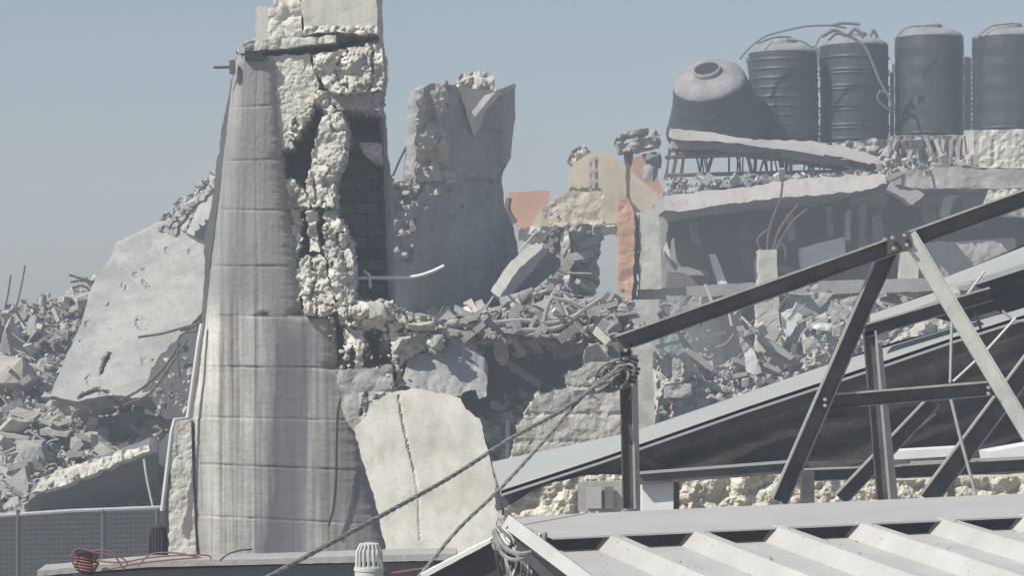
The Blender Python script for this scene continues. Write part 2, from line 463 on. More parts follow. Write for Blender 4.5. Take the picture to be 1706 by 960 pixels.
M = {}
M['pier'] = mineral('weathered shaft concrete', (0.50, 0.485, 0.445), var=0.24, scale=2.5, bump=0.6, bdist=0.006, fine=50, spots=.35, spotcol=(0.2, 0.195, 0.18), streak=0.8, streak_scale=(21, 9, 0.4), second=(0.30, 0.295, 0.285), second_scale=1.4, second_amt=0.5, big=(0.105, 0.11, 0.12))
M['cream'] = mineral('broken cream masonry', (0.56, 0.54, 0.475), var=0.2, scale=6, bump=0.8, bdist=0.014, fine=55, crack=0.0, spots=0.5, spotcol=(0.2, 0.19, 0.16), second=(0.40, 0.385, 0.35), second_scale=4, second_amt=0.8)
M['plaster'] = mineral('cream plaster', (0.53, 0.515, 0.46), var=0.14, scale=3, bump=0.25, bdist=0.006, fine=50, spots=0.35, spotcol=(0.42, 0.38, 0.30), second=(0.48, 0.46, 0.41), second_scale=2.2, second_amt=0.5, streak=.18)
M['grey'] = mineral('grey broken concrete', (0.31, 0.305, 0.295), var=0.18, scale=3, bump=0.6, bdist=0.015, fine=40)
M['wallgrey'] = mineral('streaked grey wall', (0.31, 0.31, 0.305), var=0.16, scale=2, bump=0.5, bdist=0.012, fine=30, streak=.3, streak_scale=(5, 5, .5), spots=.3)
M['slabgrey'] = mineral('weathered slab underside', (0.34, 0.335, 0.315), var=0.22, scale=2.2, bump=0.9, bdist=0.02, fine=26, spots=0.5, spotcol=(0.2, 0.19, 0.18), second=(0.24, 0.235, 0.225), second_scale=1.3, second_amt=0.7)
M['plaster2'] = mineral('stained cream plaster slab', (0.53, 0.515, 0.46), var=0.14, scale=3, bump=0.4, bdist=0.008, fine=50, spots=0.6, spotcol=(0.36, 0.33, 0.27), second=(0.43, 0.40, 0.34), second_scale=3.0, second_amt=0.8, streak=.3, streak_scale=(5, 5, 1.2))
M['pale'] = mineral('pale concrete slab', (0.35, 0.345, 0.33), var=0.16, scale=2, bump=0.5, bdist=0.012, fine=30, spots=0.25, spotcol=(0.25, 0.24, 0.22), second=(0.34, 0.335, 0.32), second_scale=1.5, second_amt=0.6)
M['rub1'] = mineral('rubble concrete', (0.33, 0.325, 0.31), var=0.25, scale=4, bump=0.8, bdist=0.02, fine=30, spots=0.5)
M['rub2'] = mineral('dusty rubble', (0.42, 0.40, 0.36), var=0.2, scale=4, bump=0.7, bdist=0.02, fine=30)
M['rub3'] = mineral('dark rubble', (0.20, 0.195, 0.19), var=0.3, scale=4, bump=0.8, bdist=0.02, fine=30)
M['dust'] = mineral('dusty ground', (0.30, 0.28, 0.25), var=0.2, scale=0.8, bump=0.6, bdist=0.03, fine=6)
M['shade'] = mineral('shade grey wall', (0.15, 0.155, 0.16), var=0.2, scale=1.2, bump=0.3, bdist=0.01, fine=20)  # dark grey that puts shade into recessed walls and faces
M['darkwall'] = mineral('dark dusty wall', (0.05, 0.053, 0.057), var=0.2, scale=1.2, bump=0.3, bdist=0.01, fine=20)
M['block'] = mineral('grey blockwork', (0.24, 0.235, 0.23), var=0.3, scale=4, bump=0.6, bdist=0.01, fine=40)
M['ochre'] = mineral('cream yellow render', (0.52, 0.445, 0.335), var=0.14, scale=1.5, bump=0.2, fine=20)
M['orange'] = mineral('orange render', (0.50, 0.29, 0.20), var=0.16, scale=1.5, bump=0.2, fine=20, second=(0.55, 0.38, 0.25), second_scale=1, second_amt=.5)
M['ochre2'] = mineral('dusty cream render', (0.50, 0.44, 0.35), var=.2, scale=2, bump=.4)
M['pink'] = mineral('pinkish roof concrete', (0.355, 0.33, 0.315), var=0.22, scale=2, bump=0.6, fine=20, spots=.5, spotcol=(0.2, 0.19, 0.18), second=(0.40, 0.385, 0.365), second_scale=1.5, second_amt=.7)
M['white'] = paint('white paint', (0.66, 0.67, 0.65), rough=0.6, wear=0.08)
M['steel'] = paint('dark grey steel paint', (0.075, 0.074, 0.073), rough=0.6, wear=0.55, wearcol=(0.19, 0.16, 0.13), scale=7)
M['steel_lit'] = paint('lit toned steel', (0.46, 0.455, 0.43), rough=0.6, wear=0.2, wearcol=(0.14, 0.12, 0.10), scale=8)  # pale tone paints the lit faces of posts and brace
M['edge'] = paint('worn steel with lit edge tone', (0.34, 0.33, 0.31), rough=0.5, wear=0.25, wearcol=(0.12, 0.11, 0.1), scale=9)  # pale tone paints the sunlit flange edges; bolts share it
M['galv'] = paint('galvanised steel', (0.42, 0.43, 0.43), rough=0.45, metal=0.3, wear=0.12, scale=5)
M['sheet'] = paint('dusty white roof sheet', (0.40, 0.395, 0.375), rough=0.55, wear=0.13, scale=3, wearcol=(0.36, 0.34, 0.31), streak=(1, 1, 1))
M['sheet_far'] = paint('pale roof panel', (0.31, 0.325, 0.31), rough=0.75, wear=0.07, scale=2)
M['fascia'] = paint('grey flashing', (0.37, 0.365, 0.355), rough=0.75, wear=0.08, scale=3)
M['dark'] = paint('dark roof and shade tone', (0.035, 0.037, 0.04), rough=0.7, wear=0.4, scale=2, streak=(1, 1, 5), bump=0.6)  # dark roof parts, and painted shade in gaps and undersides
M['under_shade'] = paint('dark underside shade', (0.045, 0.05, 0.055), rough=0.38, wear=0.4, scale=1.5, bump=0.4)  # dark colour stands for the shade under the shed roof
M['tank'] = paint('black plastic tank', (0.024, 0.031, 0.036), rough=0.5, wear=0.5, scale=3, bump=0.25, wearcol=(0.07, 0.075, 0.075), streak=(2, 2, .5))
M['hosegrey'] = paint('dusty grey hose', (0.13, 0.135, 0.14), rough=.6)
M['tanktop'] = mineral('dust on tank top', (0.25, 0.25, 0.25), var=0.35, scale=3, bump=0.2, bdist=0.01)
M['hole'] = paint('opening shade black', (0.012, 0.012, 0.014), rough=0.8)  # black that paints the shade inside openings
M['rope'] = mineral('grey rope', (0.24, 0.24, 0.23), var=0.3, scale=30, bump=0.9, bdist=0.004, fine=180)
M['cable'] = paint('black cable', (0.03, 0.03, 0.032), rough=0.5)
M['pvc'] = paint('grey pvc', (0.5, 0.5, 0.47), rough=0.45, wear=0.1)
M['red'] = paint('red brown cable', (0.20, 0.085, 0.08), rough=0.6, wear=0.3, scale=12)
M['rust'] = mineral('rusted rebar', (0.13, 0.10, 0.085), var=0.3, scale=12, bump=0.4)
M['stone'] = mineral('rough cream stone', (0.62, 0.59, 0.50), var=0.2, scale=5, bump=0.9, bdist=0.02, fine=40, spots=.5, spotcol=(0.25, 0.22, 0.17))
M['wood'] = mineral('splintered wood', (0.16, 0.135, 0.115), var=.3, scale=8, bump=.4)
M['rag'] = mineral('faded cloth scraps', (0.20, 0.24, 0.30), var=.3, scale=5, bump=.4)
M['teal'] = paint('faded green sheet', (0.24, 0.30, 0.28), rough=.7)
M['net'] = paint('grey mesh wire', (0.075, 0.08, 0.083), rough=0.6)
def side(): return [M['rub1'], M['rub1']]

# ------------------------------------------------------------------ haze
def make_haze():
    m = bpy.data.materials.new('haze'); m.use_nodes = True; t = m.node_tree; t.nodes.clear()
    o = t.nodes.new('ShaderNodeOutputMaterial'); v = t.nodes.new('ShaderNodeVolumePrincipled')
    v.inputs['Color'].default_value = (0.80, 0.89, 1.0, 1); v.inputs['Density'].default_value = 0.0062
    t.links.new(v.outputs[0], o.inputs['Volume'])
    mb = MB(); mb.box((-70, -8, -1.2), (140, 0, 0), (0, 160, 0), (0, 0, 14.2))
    mb.build('haze', m, kind='stuff')
make_haze()

# ------------------------------------------------------------------ ground
def ground():
    n = 60; s = 3000
    xs = np.sign(np.linspace(-1, 1, n)) * np.abs(np.linspace(-1, 1, n)) ** 3 * s
    vs = [(x, y + 20, 0.0) for y in xs for x in xs]
    fs = [(j * n + i, j * n + i + 1, (j + 1) * n + i + 1, (j + 1) * n + i) for j in range(n - 1) for i in range(n - 1)]
    mk('ground', vs, fs, M['dust'], kind='structure')
ground()

# ------------------------------------------------------------------ LEFT: heap, slabs, fence
def heapY(x, y): return 35.0 - (np.asarray(y, float) - 500) * 0.016
LEFTP = [(-420, 560), (-200, 530), (-60, 515), (0, 518), (20, 508), (55, 514), (90, 500), (120, 478), (150, 474), (185, 440), (230, 410), (270, 362), (300, 335), (330, 310), (362, 280), (420, 300), (420, 940), (-420, 940)]
slab('rubble_heap', LEFTP, heapY, 2.5, M['rub1'], step=6, jag=7, relief=lambda x, y: 0.55 * rubbly(x, y, 52, 3) + .18 * rubbly(x, y, 19, 9),
     kind='stuff', label='grey heap of crushed concrete left of the broken pillar', cat='rubble')
def hl(x, y): return heapY(x, y) - 0.35
sp = fill([(0, 505), (120, 480), (150, 480), (90, 660), (0, 660)], 200, 5, 26, hl)
sp += fill([(0, 655), (300, 655), (290, 760), (0, 790)], 420, 5, 30, hl)
sp += fill([(240, 385), (355, 285), (360, 320), (280, 400)], 110, 4, 16, lambda x, y: heapY(x, y) - .9)
sp += fill([(120, 462), (160, 462), (165, 500), (110, 510)], 30, 6, 20, hl)
sp += fill([(0, 745), (250, 735), (60, 800), (0, 850)], 90, 6, 26, lambda x, y: heapY(x, y) - .9)
rocks('scattered_rubble', sp, None, mats=[M['rub1'], M['rub2'], M['pale'], M['rub3'], M['rub2']], kind='stuff',
      label='loose concrete fragments strewn over the left heap', cat='rubble')
gch = 'chunks lying on the left rubble heap'
for i, (x, y, w_, h_, m, lb) in enumerate([
        (25, 622, 84, 78, 'rub2', 'large pale boulder of concrete at the left end of the heap'),
        (15, 560, 46, 60, 'rub1', 'grey block above the large pale boulder at far left'),
        (150, 738, 60, 40, 'rub1', 'grey chunk under the left half of the big leaning slab'),
        (215, 700, 110, 34, 'pale', 'long flat broken slab piece just below the big leaning slab'),
        (275, 712, 60, 40, 'rub2', 'blocky chunk beside the pipe left of the pillar'),
        (18, 720, 56, 44, 'rub2', 'pale chunk at the left edge with reddish dirt beside it'),
        (52, 762, 66, 46, 'rub1', 'rounded grey chunk over the low cream slab, left side'),
        (95, 706, 48, 26, 'pale', 'small pale chunk below the dark hollow of the heap'),
        (140, 500, 44, 40, 'rub2', 'grey cube of concrete sitting against the top left of the big slab'),
        (245, 742, 44, 22, 'pale', 'small flat chunk on the upper end of the low cream slab'),
        (60, 545, 26, 62, 'rub1', 'narrow upright stub of concrete on the left skyline'),
        (35, 800, 50, 40, 'rub2', 'dusty chunk at the lower left end of the cream slab'),
        (182, 722, 54, 26, 'rub1', 'flattened grey chunk in the middle of the rubble band'),
        (300, 660, 40, 26, 'rub1', 'small grey chunk in the hollow left of the pillar pipe')]):
    chunk(x, y, float(heapY(x, y)) - 1.0, w_, h_, M[m], lb, gch, seed=i)
slab('concrete_slab', [(82, 662), (108, 600), (135, 540), (152, 480), (178, 440), (192, 407), (228, 388), (268, 368), (312, 372), (350, 400), (343, 470), (335, 520), (300, 560), (262, 620), (240, 664), (180, 660), (130, 668)],
     lambda x, y: 31.5 - (np.asarray(y) - 520) * 0.014 - (x - 220) * 0.004, 0.35, M['slabgrey'], step=3.5, jag=2.2, jsize=22, ext=(0.3, 0.9, -0.3), sidejag=.02,
     relief=lambda x, y: 0.05 * rubbly(x, y, 90, 21) + .012 * rubbly(x, y, 16, 22) - 0.22 * np.exp(-(seg_dist(x, y, [(170, 622), (178, 600), (184, 592)]) / 3) ** 2) - .2 * np.exp(-(seg_dist(x, y, [(135, 662), (160, 652), (180, 656)]) / 3.5) ** 2)
     - .1 * np.exp(-(seg_dist(x, y, [(240, 470), (248, 478)]) / 3) ** 2) - .1 * (fbm(x / 30, y / 30, 5) > .17) * .5,
     label='large pale slab leaning on the left heap with a short dark gash', cat='concrete slab')
slab('concrete_slab', [(296, 380), (300, 350), (318, 330), (352, 312), (360, 300), (372, 330), (372, 405), (340, 402)],
     lambda x, y: 31.8 - (np.asarray(y) - 360) * 0.01 - (x - 330) * 0.004, 0.3, M['pale'], step=4, jag=2.5, ext=(0.3, 0.9, -0.3),
     relief=lambda x, y: 0.04 * rubbly(x, y, 30, 31) - .08 * np.exp(-(seg_dist(x, y, [(306, 400), (335, 330), (350, 316)]) / 2) ** 2),
     label='smaller upper slab tucked against the pillar above the big leaning slab', cat='concrete slab')
slab('concrete_slab', [(262, 384), (300, 350), (352, 308), (362, 290), (362, 310), (320, 345), (290, 392)],
     lambda x, y: 31.3 - (np.asarray(y) - 340) * 0.01, 0.3, M['rub1'], step=3, jag=4, relief=lambda x, y: .14 * rubbly(x, y, 10, 33),
     label='crumbling edge strip of rubble topping the upper slab beside the pillar', cat='concrete slab')
# low slab: lit cream top; dark grey paints the shade of its face
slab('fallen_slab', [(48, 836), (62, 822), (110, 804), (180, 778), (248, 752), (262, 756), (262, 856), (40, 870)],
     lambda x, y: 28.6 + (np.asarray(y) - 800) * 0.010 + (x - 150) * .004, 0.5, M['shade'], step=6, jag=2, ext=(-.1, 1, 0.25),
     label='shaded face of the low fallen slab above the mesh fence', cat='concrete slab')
slab('fallen_beam', [(52, 822), (66, 796), (120, 776), (180, 758), (246, 742), (250, 752), (190, 776), (110, 806)],
     lambda x, y: 27.7 - (np.asarray(y) - 800) * 0.004, 0.3, M['cream'], step=4, jag=3, relief=lambda x, y: .05 * rubbly(x, y, 16, 5), ext=(0, 1, -.1),
     label='cream broken slab edge lying along the low fallen slab', cat='concrete slab')
mb = MB()
for k in range(9):
    x = 60 + k * 22; mb.add(*(lambda v, f: ([tuple(np.array(p) * .06 @ rrot().T + np.array(S(x, 800 - k * 6, 28.0))) for p in v], f))(*PR_LO[k]))
# fence at the bottom left
def fence():
    Y = 25.5
    r = root('mesh_fence', (S(120, 900, Y)[0], Y, 0), 'low grey wire mesh fence with thin rail below the left heap', 'fence')
    mb = MB(); mb.tube([V(-330, 884, Y), V(-30, 862, Y), V(120, 852, Y), V(275, 846, Y)], 0.018, 6); mb.build('rail', M['galv'], r)
    for x in (-254, -112, 30, 172, 262):
        m = MB(); p = V(x, 850, Y); m.tube([(p.x, Y, 0), (p.x, Y, p.z)], 0.02, 8); m.build('post', M['net'], r)
    m = MB(); 
    for x in np.arange(-330, 276, 8):
        a = V(x, 856, Y); m.bar((a.x, Y - .01, 0.9), a, .008, .006)
    for y in np.arange(858, 1010, 8):
        m.bar(V(-330, y + 6, Y), V(275, y - 6, Y), .008, .006, doff=-.008)
    m.build('wire_mesh', M['net'], r)
    slab('backing_wall', [(-420, 874), (275, 850), (275, 1080), (-420, 1080)], 26.3, 0.2, M['darkwall'], step=40, label='dark grey low wall standing behind the mesh fence', cat='wall')
fence()
rocks('hollow_rubble', fill([(245, 650), (270, 600), (328, 560), (322, 690), (300, 696), (262, 740)], 60, 6, 26, 29.3, dy=.5), None, mats=[M['rub1'], M['rub3'], M['rub2']], kind='stuff', label='grey rubble filling the hollow left of the pillar pipe', cat='rubble')
# rebar on the skyline, left
for i, (a, b, lb) in enumerate([((8, 515), (18, 458), 'thin bent rebar leftmost on the left skyline'), ((27, 512), (42, 442), 'taller thin rebar on the left skyline beside the leftmost one')]):
    m = MB(); ctube(m, [a, ((a[0] + b[0]) / 2 + 1, (a[1] + b[1]) / 2), b], 34.3, 0.011); m.build('rebar', M['rust'], label=lb, cat='rebar', group='rebars on the left skyline')
m = MB()
for pts in [[(115, 458), (135, 464), (155, 470)], [(118, 470), (140, 468), (158, 478)], [(120, 480), (138, 476), (150, 484)]]: ctube(m, pts, 33.6, .014)
m.build('rebar', M['rust'], label='tangle of short rebar ends by the upper left corner of the big slab', cat='rebar')
m = MB(); ctube(m, [(230, 562), (270, 556), (310, 545), (332, 540)], 27.5, .012); ctube(m, [(330, 552), (300, 560), (296, 600), (303, 640)], 27.5, .01)
m.build('wire', M['rust'], label='rusty wire hanging in the hollow left of the pillar pipe', cat='wire'); m = MB(); ctube(m, [(200, 668), (240, 645), (275, 610), (300, 572)], 28.6, .014); ctube(m, [(205, 676), (250, 655), (290, 600), (312, 566)], 28.4, .012)
m.build('wire', M['rust'], label='two rusty wires curving up from the foot of the leaning slab', cat='wire')
m = MB(); ctube(m, [(240, 765), (245, 800), (256, 850)], 26.5, .012); m.build('cable', M['pvc'], label='thin pale cable hanging from the low slab to the fence', cat='cable')
# dark sheets painting the shade inside the hollows of the heap
slab('hollow_shade', [(235, 655), (262, 600), (300, 560), (332, 540), (332, 860), (262, 860), (262, 740), (300, 700), (240, 690)], 29.5, 0.4, M['shade'], step=10, jag=3,
     label='dark sheet painting the shade in the hollow left of the pillar', cat='wall')
slab('hollow_shade', [(38, 560), (110, 555), (112, 600), (88, 660), (70, 690), (40, 680)], 33.2, 0.3, M['shade'], step=6, jag=5, relief=lambda x, y: .1 * rubbly(x, y, 20, 7),
     label='dark sheet painting the shade in the hollow left of the big leaning slab', cat='wall')

# ------------------------------------------------------------------ THE BROKEN PILLAR
TY = 22.0
tower = root('broken_pillar', (S(480, 0, TY)[0], TY + .5, 0), 'tall weathered concrete pillar with its right half torn to crumbling masonry', 'pillar')
LE = [(92, 396), (105, 390), (180, 382), (250, 374), (330, 365), (440, 352), (530, 343), (640, 330), (700, 320), (800, 321), (925, 326), (1340, 330)]
RE = [(92, 440), (100, 458), (170, 464), (260, 472), (345, 480), (440, 494), (526, 504), (529, 556), (612, 562), (620, 590), (700, 594), (720, 594), (780, 606), (850, 622), (915, 640), (1340, 700)]
JO = [(176, -.06, 440), (265, -.05, 440), (350, 0, 440), (443, 0, 440), (527, .01, 440), (612, .01, 450), (698, .02, 450), (778, .04, 450), (866, .05, 450), (955, .05, 450)]
def shaft():
    rows = np.concatenate([np.arange(92, 960, 2.0), np.arange(960, 1341, 20.0)]); nc = 56
    u = np.linspace(-1, 1, nc)
    ly = np.interp(rows, *zip(*LE)); ry = np.interp(rows, *zip(*RE))
    ly = ly + fbm(rows / 9, rows * 0, 61) * 1.6; ry = ry + fbm(rows / 6, rows * 0, 62) * 7
    X = ly[:, None] + (ry - ly)[:, None] * (u[None] + 1) / 2; Yp = np.repeat(rows[:, None], nc, 1)
    D = np.where(u < 0, (1 - (1 - np.abs(u) ** 4) ** .6) * 0.20, (1 - (1 - np.abs(u) ** 4) ** .6) * 0.10)
    Yv = TY + 0.0 + D[None] + 0 * X
    # course offsets and joints
    for k, (jy, sl, xc) in enumerate(JO):
        d = Yp - (jy + sl * (X - xc)) - 1.2 * fbm(X / 30, Yp * 0 + k, 63)
        Yv += np.where(d > 0, (0.0035 if k % 2 else -0.0035), 0)
        Yv += .011 * np.exp(-(d / 1.3) ** 2) * (0.45 + 1.1 * vnoise(X / 14, Yp * 0 + k, 64))
        
    Yv -= 0.004 * fbm(X / 40, Yp / 90, 65) + .005 * fbm(X / 3, Yp / 5, 66, 2)
    # vertical board lines
    for bx in (0.3, 0.55): Yv += .005 * np.exp(-((u[None] + 1 - 2 * bx) / .02) ** 2) * (Yp < 520)
    # small broken bites
    for (cx, cy, r) in [(470, 262, 9), (500, 523, 10), (556, 612, 9), (440, 524, 5), (640, 880, 8), (520, 525, 8)]:
        Yv += .06 * np.exp(-(((X - cx) / r / 1.4) ** 2 + ((Yp - cy) / r * 1.6) ** 2))
    P = np.stack([(X - 853) * K * Yv, Yv, ZC - (Yp - HOR) * K * Yv], -1).reshape(-1, 3)
    nr = len(rows); F = []
    for j in range(nr - 1):
        for i in range(nc - 1): F.append((j * nc + i, (j + 1) * nc + i, (j + 1) * nc + i + 1, j * nc + i + 1))
    n0 = nr * nc; B = []
    for j in range(nr):
        for i in (0, nc - 1):
            p = P[j * nc + i].copy(); p[1] = TY + 1.15; B.append(p)
    for j in range(nr - 1):
        a = j * nc; b = (j + 1) * nc; F.append((a, n0 + 2 * j, n0 + 2 * j + 2, b))
        a = j * nc + nc - 1; b = a + nc; F.append((a, b, n0 + 2 * j + 3, n0 + 2 * j + 1)); F.append((n0 + 2 * j, n0 + 2 * j + 1, n0 + 2 * j + 3, n0 + 2 * j + 2))
    F.append(tuple(range(nc)) + (n0 + 1, n0))
    return mk('shaft', np.concatenate([P, B]), F, M['pier'], tower, smooth=True)
shaft()
CORE = [(398, 96), (396, 80), (412, 66), (450, 60), (500, 62), (560, 58), (628, 56), (634, 90), (638, 125), (632, 150), (630, 182), (576, 186), (578, 215), (572, 260), (556, 300), (554, 345), (566, 372), (580, 398), (585, 440), (590, 500),
        (640, 500), (672, 514), (690, 530), (722, 528), (738, 548), (748, 562), (732, 584), (690, 590), (672, 612), (664, 645), (640, 650), (608, 660), (596, 690), (560, 640), (552, 560), (500, 540), (470, 520), (455, 440), (440, 345), (430, 260), (420, 180), (405, 130)]
HOLE = [(520, 172), (538, 178), (545, 192), (528, 212), (522, 240), (518, 275), (506, 312), (492, 306), (478, 270), (458, 262), (458, 256), (488, 254), (488, 232), (503, 206)]
def core_relief(x, y):
    wx = x + 9 * fbm(x / 25, y / 25, 301); wy_ = y + 9 * fbm(x / 25, y / 25, 302)
    c1 = np.exp(-(np.abs(fbm(wx / 34, wy_ / 52, 303, 3)) / .022)); c2 = np.exp(-(np.abs(fbm(wx / 17, wy_ / 21, 304, 3)) / .035))
    r = 0.20 * blocks(wx * 1.15, wy_ * .8, 46, 71) + .16 * fbm(wx / 40, wy_ / 60, 305, 3) - .13 * c1 - .03 * c2 + .018 * blocks(x, y, 14, 74) + .03 * np.abs(fbm(x / 12, y / 16, 306, 3))
    top = y < 185
    r = np.where(top & (x > 515), r * .8 + 0.06, r)
    r = np.where((x < 518) & (y < 200), r * .22 + .05, r)           # plastered face, cracked lightly
    r = r + 0.12 * np.exp(-((x - 545) / 40) ** 2) * (y > 190) * (y < 520)
    def cut(line, w_, d): return -d * np.exp(-(seg_dist(x, y, line) / w_) ** 2)
    r = r + cut([(492, 92), (520, 80), (575, 76), (604, 64), (628, 59)], 3.5, .5) + cut([(520, 82), (580, 78)], 6, .3)
    r = r + cut([(514, 94), (520, 118), (531, 135)], 3.2, .35) + cut([(548, 118), (562, 104), (590, 102)], 4, .14)
    r = r + cut([(500, 352), (510, 372), (508, 395), (515, 422), (496, 428)], 3.2, .35) + cut([(538, 352), (533, 380), (536, 412), (520, 428)], 2.5, .3)
    r = r + cut([(543, 440), (543, 490)], 3, .12) + cut([(500, 262), (512, 330), (506, 380)], 3, .2)
    r = r + cut([(566, 540), (567, 595)], 5, .35) + cut([(590, 565), (592, 606)], 8, .3) + cut([(616, 560), (622, 600), (640, 606)], 11, .45) + cut([(655, 560), (660, 630)], 4, .4)
    r = r + cut([(600, 540), (640, 536)], 4, .2)
    r = np.where(polymask(x, y, HOLE), -0.75 + .1 * r, r)
    r = np.where(y > 500, r + 0.05 * rubbly(x, y, 26, 75), r)
    return r
slab('masonry_core', CORE, lambda x, y: np.where(y > 515, TY + .22, TY + .46), 0.75, M['cream'], tower, step=3.0, jag=3.5, jsize=16, relief=core_relief, rings=4, sidejag=.03)
def frag(pts, Y, seed, jag=3.0, big=.05, fine=.028, crk=.05, mat='cream', th=.55, name='broken_masonry', step=2.6):
    def rel(x, y):
        wx = x + 7 * fbm(x / 20, y / 20, seed + 1); wy_ = y + 7 * fbm(x / 20, y / 20, seed + 2)
        c1 = np.exp(-(np.abs(fbm(wx / 30, wy_ / 40, seed + 3, 3)) / .018))
        return big * (blocks(wx, wy_, 40, seed + 4) + 2 * fbm(wx / 40, wy_ / 50, seed + 5, 3)) + fine * (fbm(x / 5, y / 5, seed + 6, 3) * 1.3 + blocks(x, y, 10, seed + 7) * .5) - crk * c1
    return slab(name, pts, Y, th, M[mat], tower, step=step, jag=jag, jsize=9, relief=rel, rings=4, sidejag=.025, seed=seed)
frag([(438, 92), (516, 90), (519, 112), (531, 138), (522, 168), (506, 196), (490, 222), (486, 244), (462, 250), (450, 200), (440, 140)], TY + .07, 401, 2.2, .012, .012, .012, 'plaster')
frag([(521, 92), (560, 84), (600, 78), (634, 70), (640, 112), (636, 150), (584, 156), (548, 150), (534, 134), (524, 112)], TY - .02, 411, 2.5, .06, .04, .09)
frag([(548, 152), (588, 158), (634, 152), (633, 182), (590, 185), (566, 182), (552, 172)], TY + .03, 415, 2, .02, .015, .03, 'grey')
frag([(524, 152), (546, 152), (552, 172), (566, 184), (556, 194), (538, 178), (522, 170)], TY + .02, 417, 3, .05, .04, .05)
frag([(542, 192), (566, 188), (577, 208), (576, 232), (571, 262), (558, 296), (555, 344), (520, 346), (510, 318), (520, 270), (525, 240), (532, 210)], TY - .10, 421, 3, .05, .022, .06)
frag([(470, 300), (490, 300), (508, 316), (514, 346), (500, 350), (503, 380), (496, 418), (505, 470), (500, 520), (480, 470), (470, 400)], TY + .10, 431, 4, .06, .035, .07)
frag([(510, 352), (530, 350), (529, 384), (533, 418), (517, 420), (513, 386)], TY + .02, 441, 3, .05, .03, .06)
frag([(541, 352), (556, 352), (566, 370), (581, 396), (587, 440), (592, 504), (566, 512), (552, 470), (545, 432), (540, 395)], TY - .06, 451, 4, .07, .04, .09)
frag([(498, 430), (534, 426), (544, 440), (550, 476), (562, 514), (545, 528), (504, 526), (506, 480)], TY + .0, 461, 4, .07, .04, .09)
frag([(486, 196), (500, 190), (516, 172), (520, 178), (508, 204), (492, 226), (482, 222)], TY - .02, 471, 3, .05, .04, .05)
frag([(560, 512), (600, 502), (650, 506), (676, 520), (722, 530), (744, 548), (720, 552), (690, 546), (660, 552), (600, 548), (566, 534)], TY - .12, 481, 4, .09, .04, .09)
frag([(572, 548), (606, 552), (604, 606), (594, 608), (588, 570), (574, 600)], TY - .02, 491, 3, .06, .04, .08)
frag([(652, 560), (700, 552), (740, 566), (728, 582), (690, 588), (674, 610), (660, 640), (654, 600)], TY - .10, 495, 4, .08, .04, .08)
emb = fill([(520, 90), (632, 70), (630, 180), (530, 178)], 12, 4, 10, TY + .10, dy=.06) + fill([(528, 185), (572, 190), (568, 260), (550, 300), (582, 400), (584, 500), (510, 520), (498, 350), (524, 270)], 46, 4, 13, TY + .10, dy=.1) \
    + fill([(486, 180), (515, 170), (500, 240), (480, 250)], 14, 6, 16, TY + .06) + fill([(505, 500), (640, 505), (735, 545), (730, 580), (665, 600), (655, 640), (600, 640), (560, 560)], 75, 5, 28, TY + .06, dy=.14)
emb = [e for e in emb if not polymask(np.array([e[0]]), np.array([e[1]]), HOLE)[0]]
rocks('broken_masonry', emb, None, mats=[M['cream'], M['cream'], M['rub2']], parent=tower, kind='stuff')
embw = fill([(700, 150), (740, 140), (736, 250), (750, 296), (698, 296)], 30, 5, 16, lambda x, y: wy0(x) - .22) + fill([(645, 302), (745, 300), (690, 380), (685, 430), (655, 430)], 34, 5, 20, lambda x, y: wy0(x) - .2)
slab('top_block', [(498, -46), (560, -52), (626, -50), (628, 20), (630, 54), (600, 56), (560, 52), (506, 56), (506, 30), (502, 8)], TY + .1, 1.0, M['plaster'], tower, step=4, jag=1.5,
     relief=lambda x, y: .006 * rubbly(x, y, 40, 81) + .05 * (y > 44) * rubbly(x, y, 12, 82), rings=3, sidejag=.015)
slab('top_block', [(428, 12), (455, 10), (462, -46), (497, -46), (500, 8), (504, 58), (460, 66), (426, 66)], TY + .22, 0.9, M['plaster'], tower, step=3, jag=2.5,
     relief=lambda x, y: .05 * rubbly(x, y, 34, 83) * (x > 448), rings=3, sidejag=.02)
slab('capstone', [(400, 76), (418, 68), (500, 62), (560, 58), (560, 70), (500, 76), (420, 84), (398, 88)], TY + .02, 0.9, M['cream'], tower, step=3, jag=2, relief=lambda x, y: .03 * rubbly(x, y, 30, 84))
# dark square under the cap stone
m = MB(); m.box(V(408, 100, TY - .04), V(438, 100, TY - .04) - V(408, 100, TY - .04), (0, .1, 0), V(408, 84, TY - .04) - V(408, 100, TY - .04)); m.build('vent_opening', M['hole'], tower)
# recessed block wall, built of single courses
def blockwall():
    Y = TY + 1.0; m = MB(); rnd = random.Random(4)
    for j, y in enumerate(np.arange(186, 520, 19.0)):
        x = 548 - (j % 2) * 22
        while x < 646:
            wd = 42; right = min(x + wd, np.interp(y, [180, 250, 400, 510], [630, 640, 647, 652]))
            if right - x > 6 and rnd.random() > .12:
                a = V(x + 1.2, y + 17.6, Y + rnd.uniform(-.14, .05))
                m.box(a, (px2m(right - x - 2.2, Y), 0, 0), (0, .25, 0), (0, 0, px2m(17.0, Y)))
            x += wd
    m.build('block_wall', M['block'], tower)
    slab('back_wall', [(548, 180), (632, 178), (642, 250), (648, 400), (653, 515), (560, 515)], TY + 1.14, .25, M['shade'], tower, step=10, jag=2)
    slab('ledge', [(572, 178), (632, 176), (634, 186), (576, 188)], TY + .5, .7, M['cream'], tower, step=4, jag=1.5)
    slab('broken_block', [(598, 238), (634, 238), (635, 272), (622, 270), (606, 256)], TY + .30, .5, M['cream'], tower, step=4, jag=1, relief=lambda x, y: .05 * rubbly(x, y, 14, 5))
    slab('edge_strip', [(632, 180), (637, 180), (642, 250), (645, 262), (648, 300), (651, 400), (654, 500), (648, 500), (643, 400), (641, 320), (638, 270)], TY + .55, .6, M['block'], tower, step=4, jag=1.5)
blockwall()
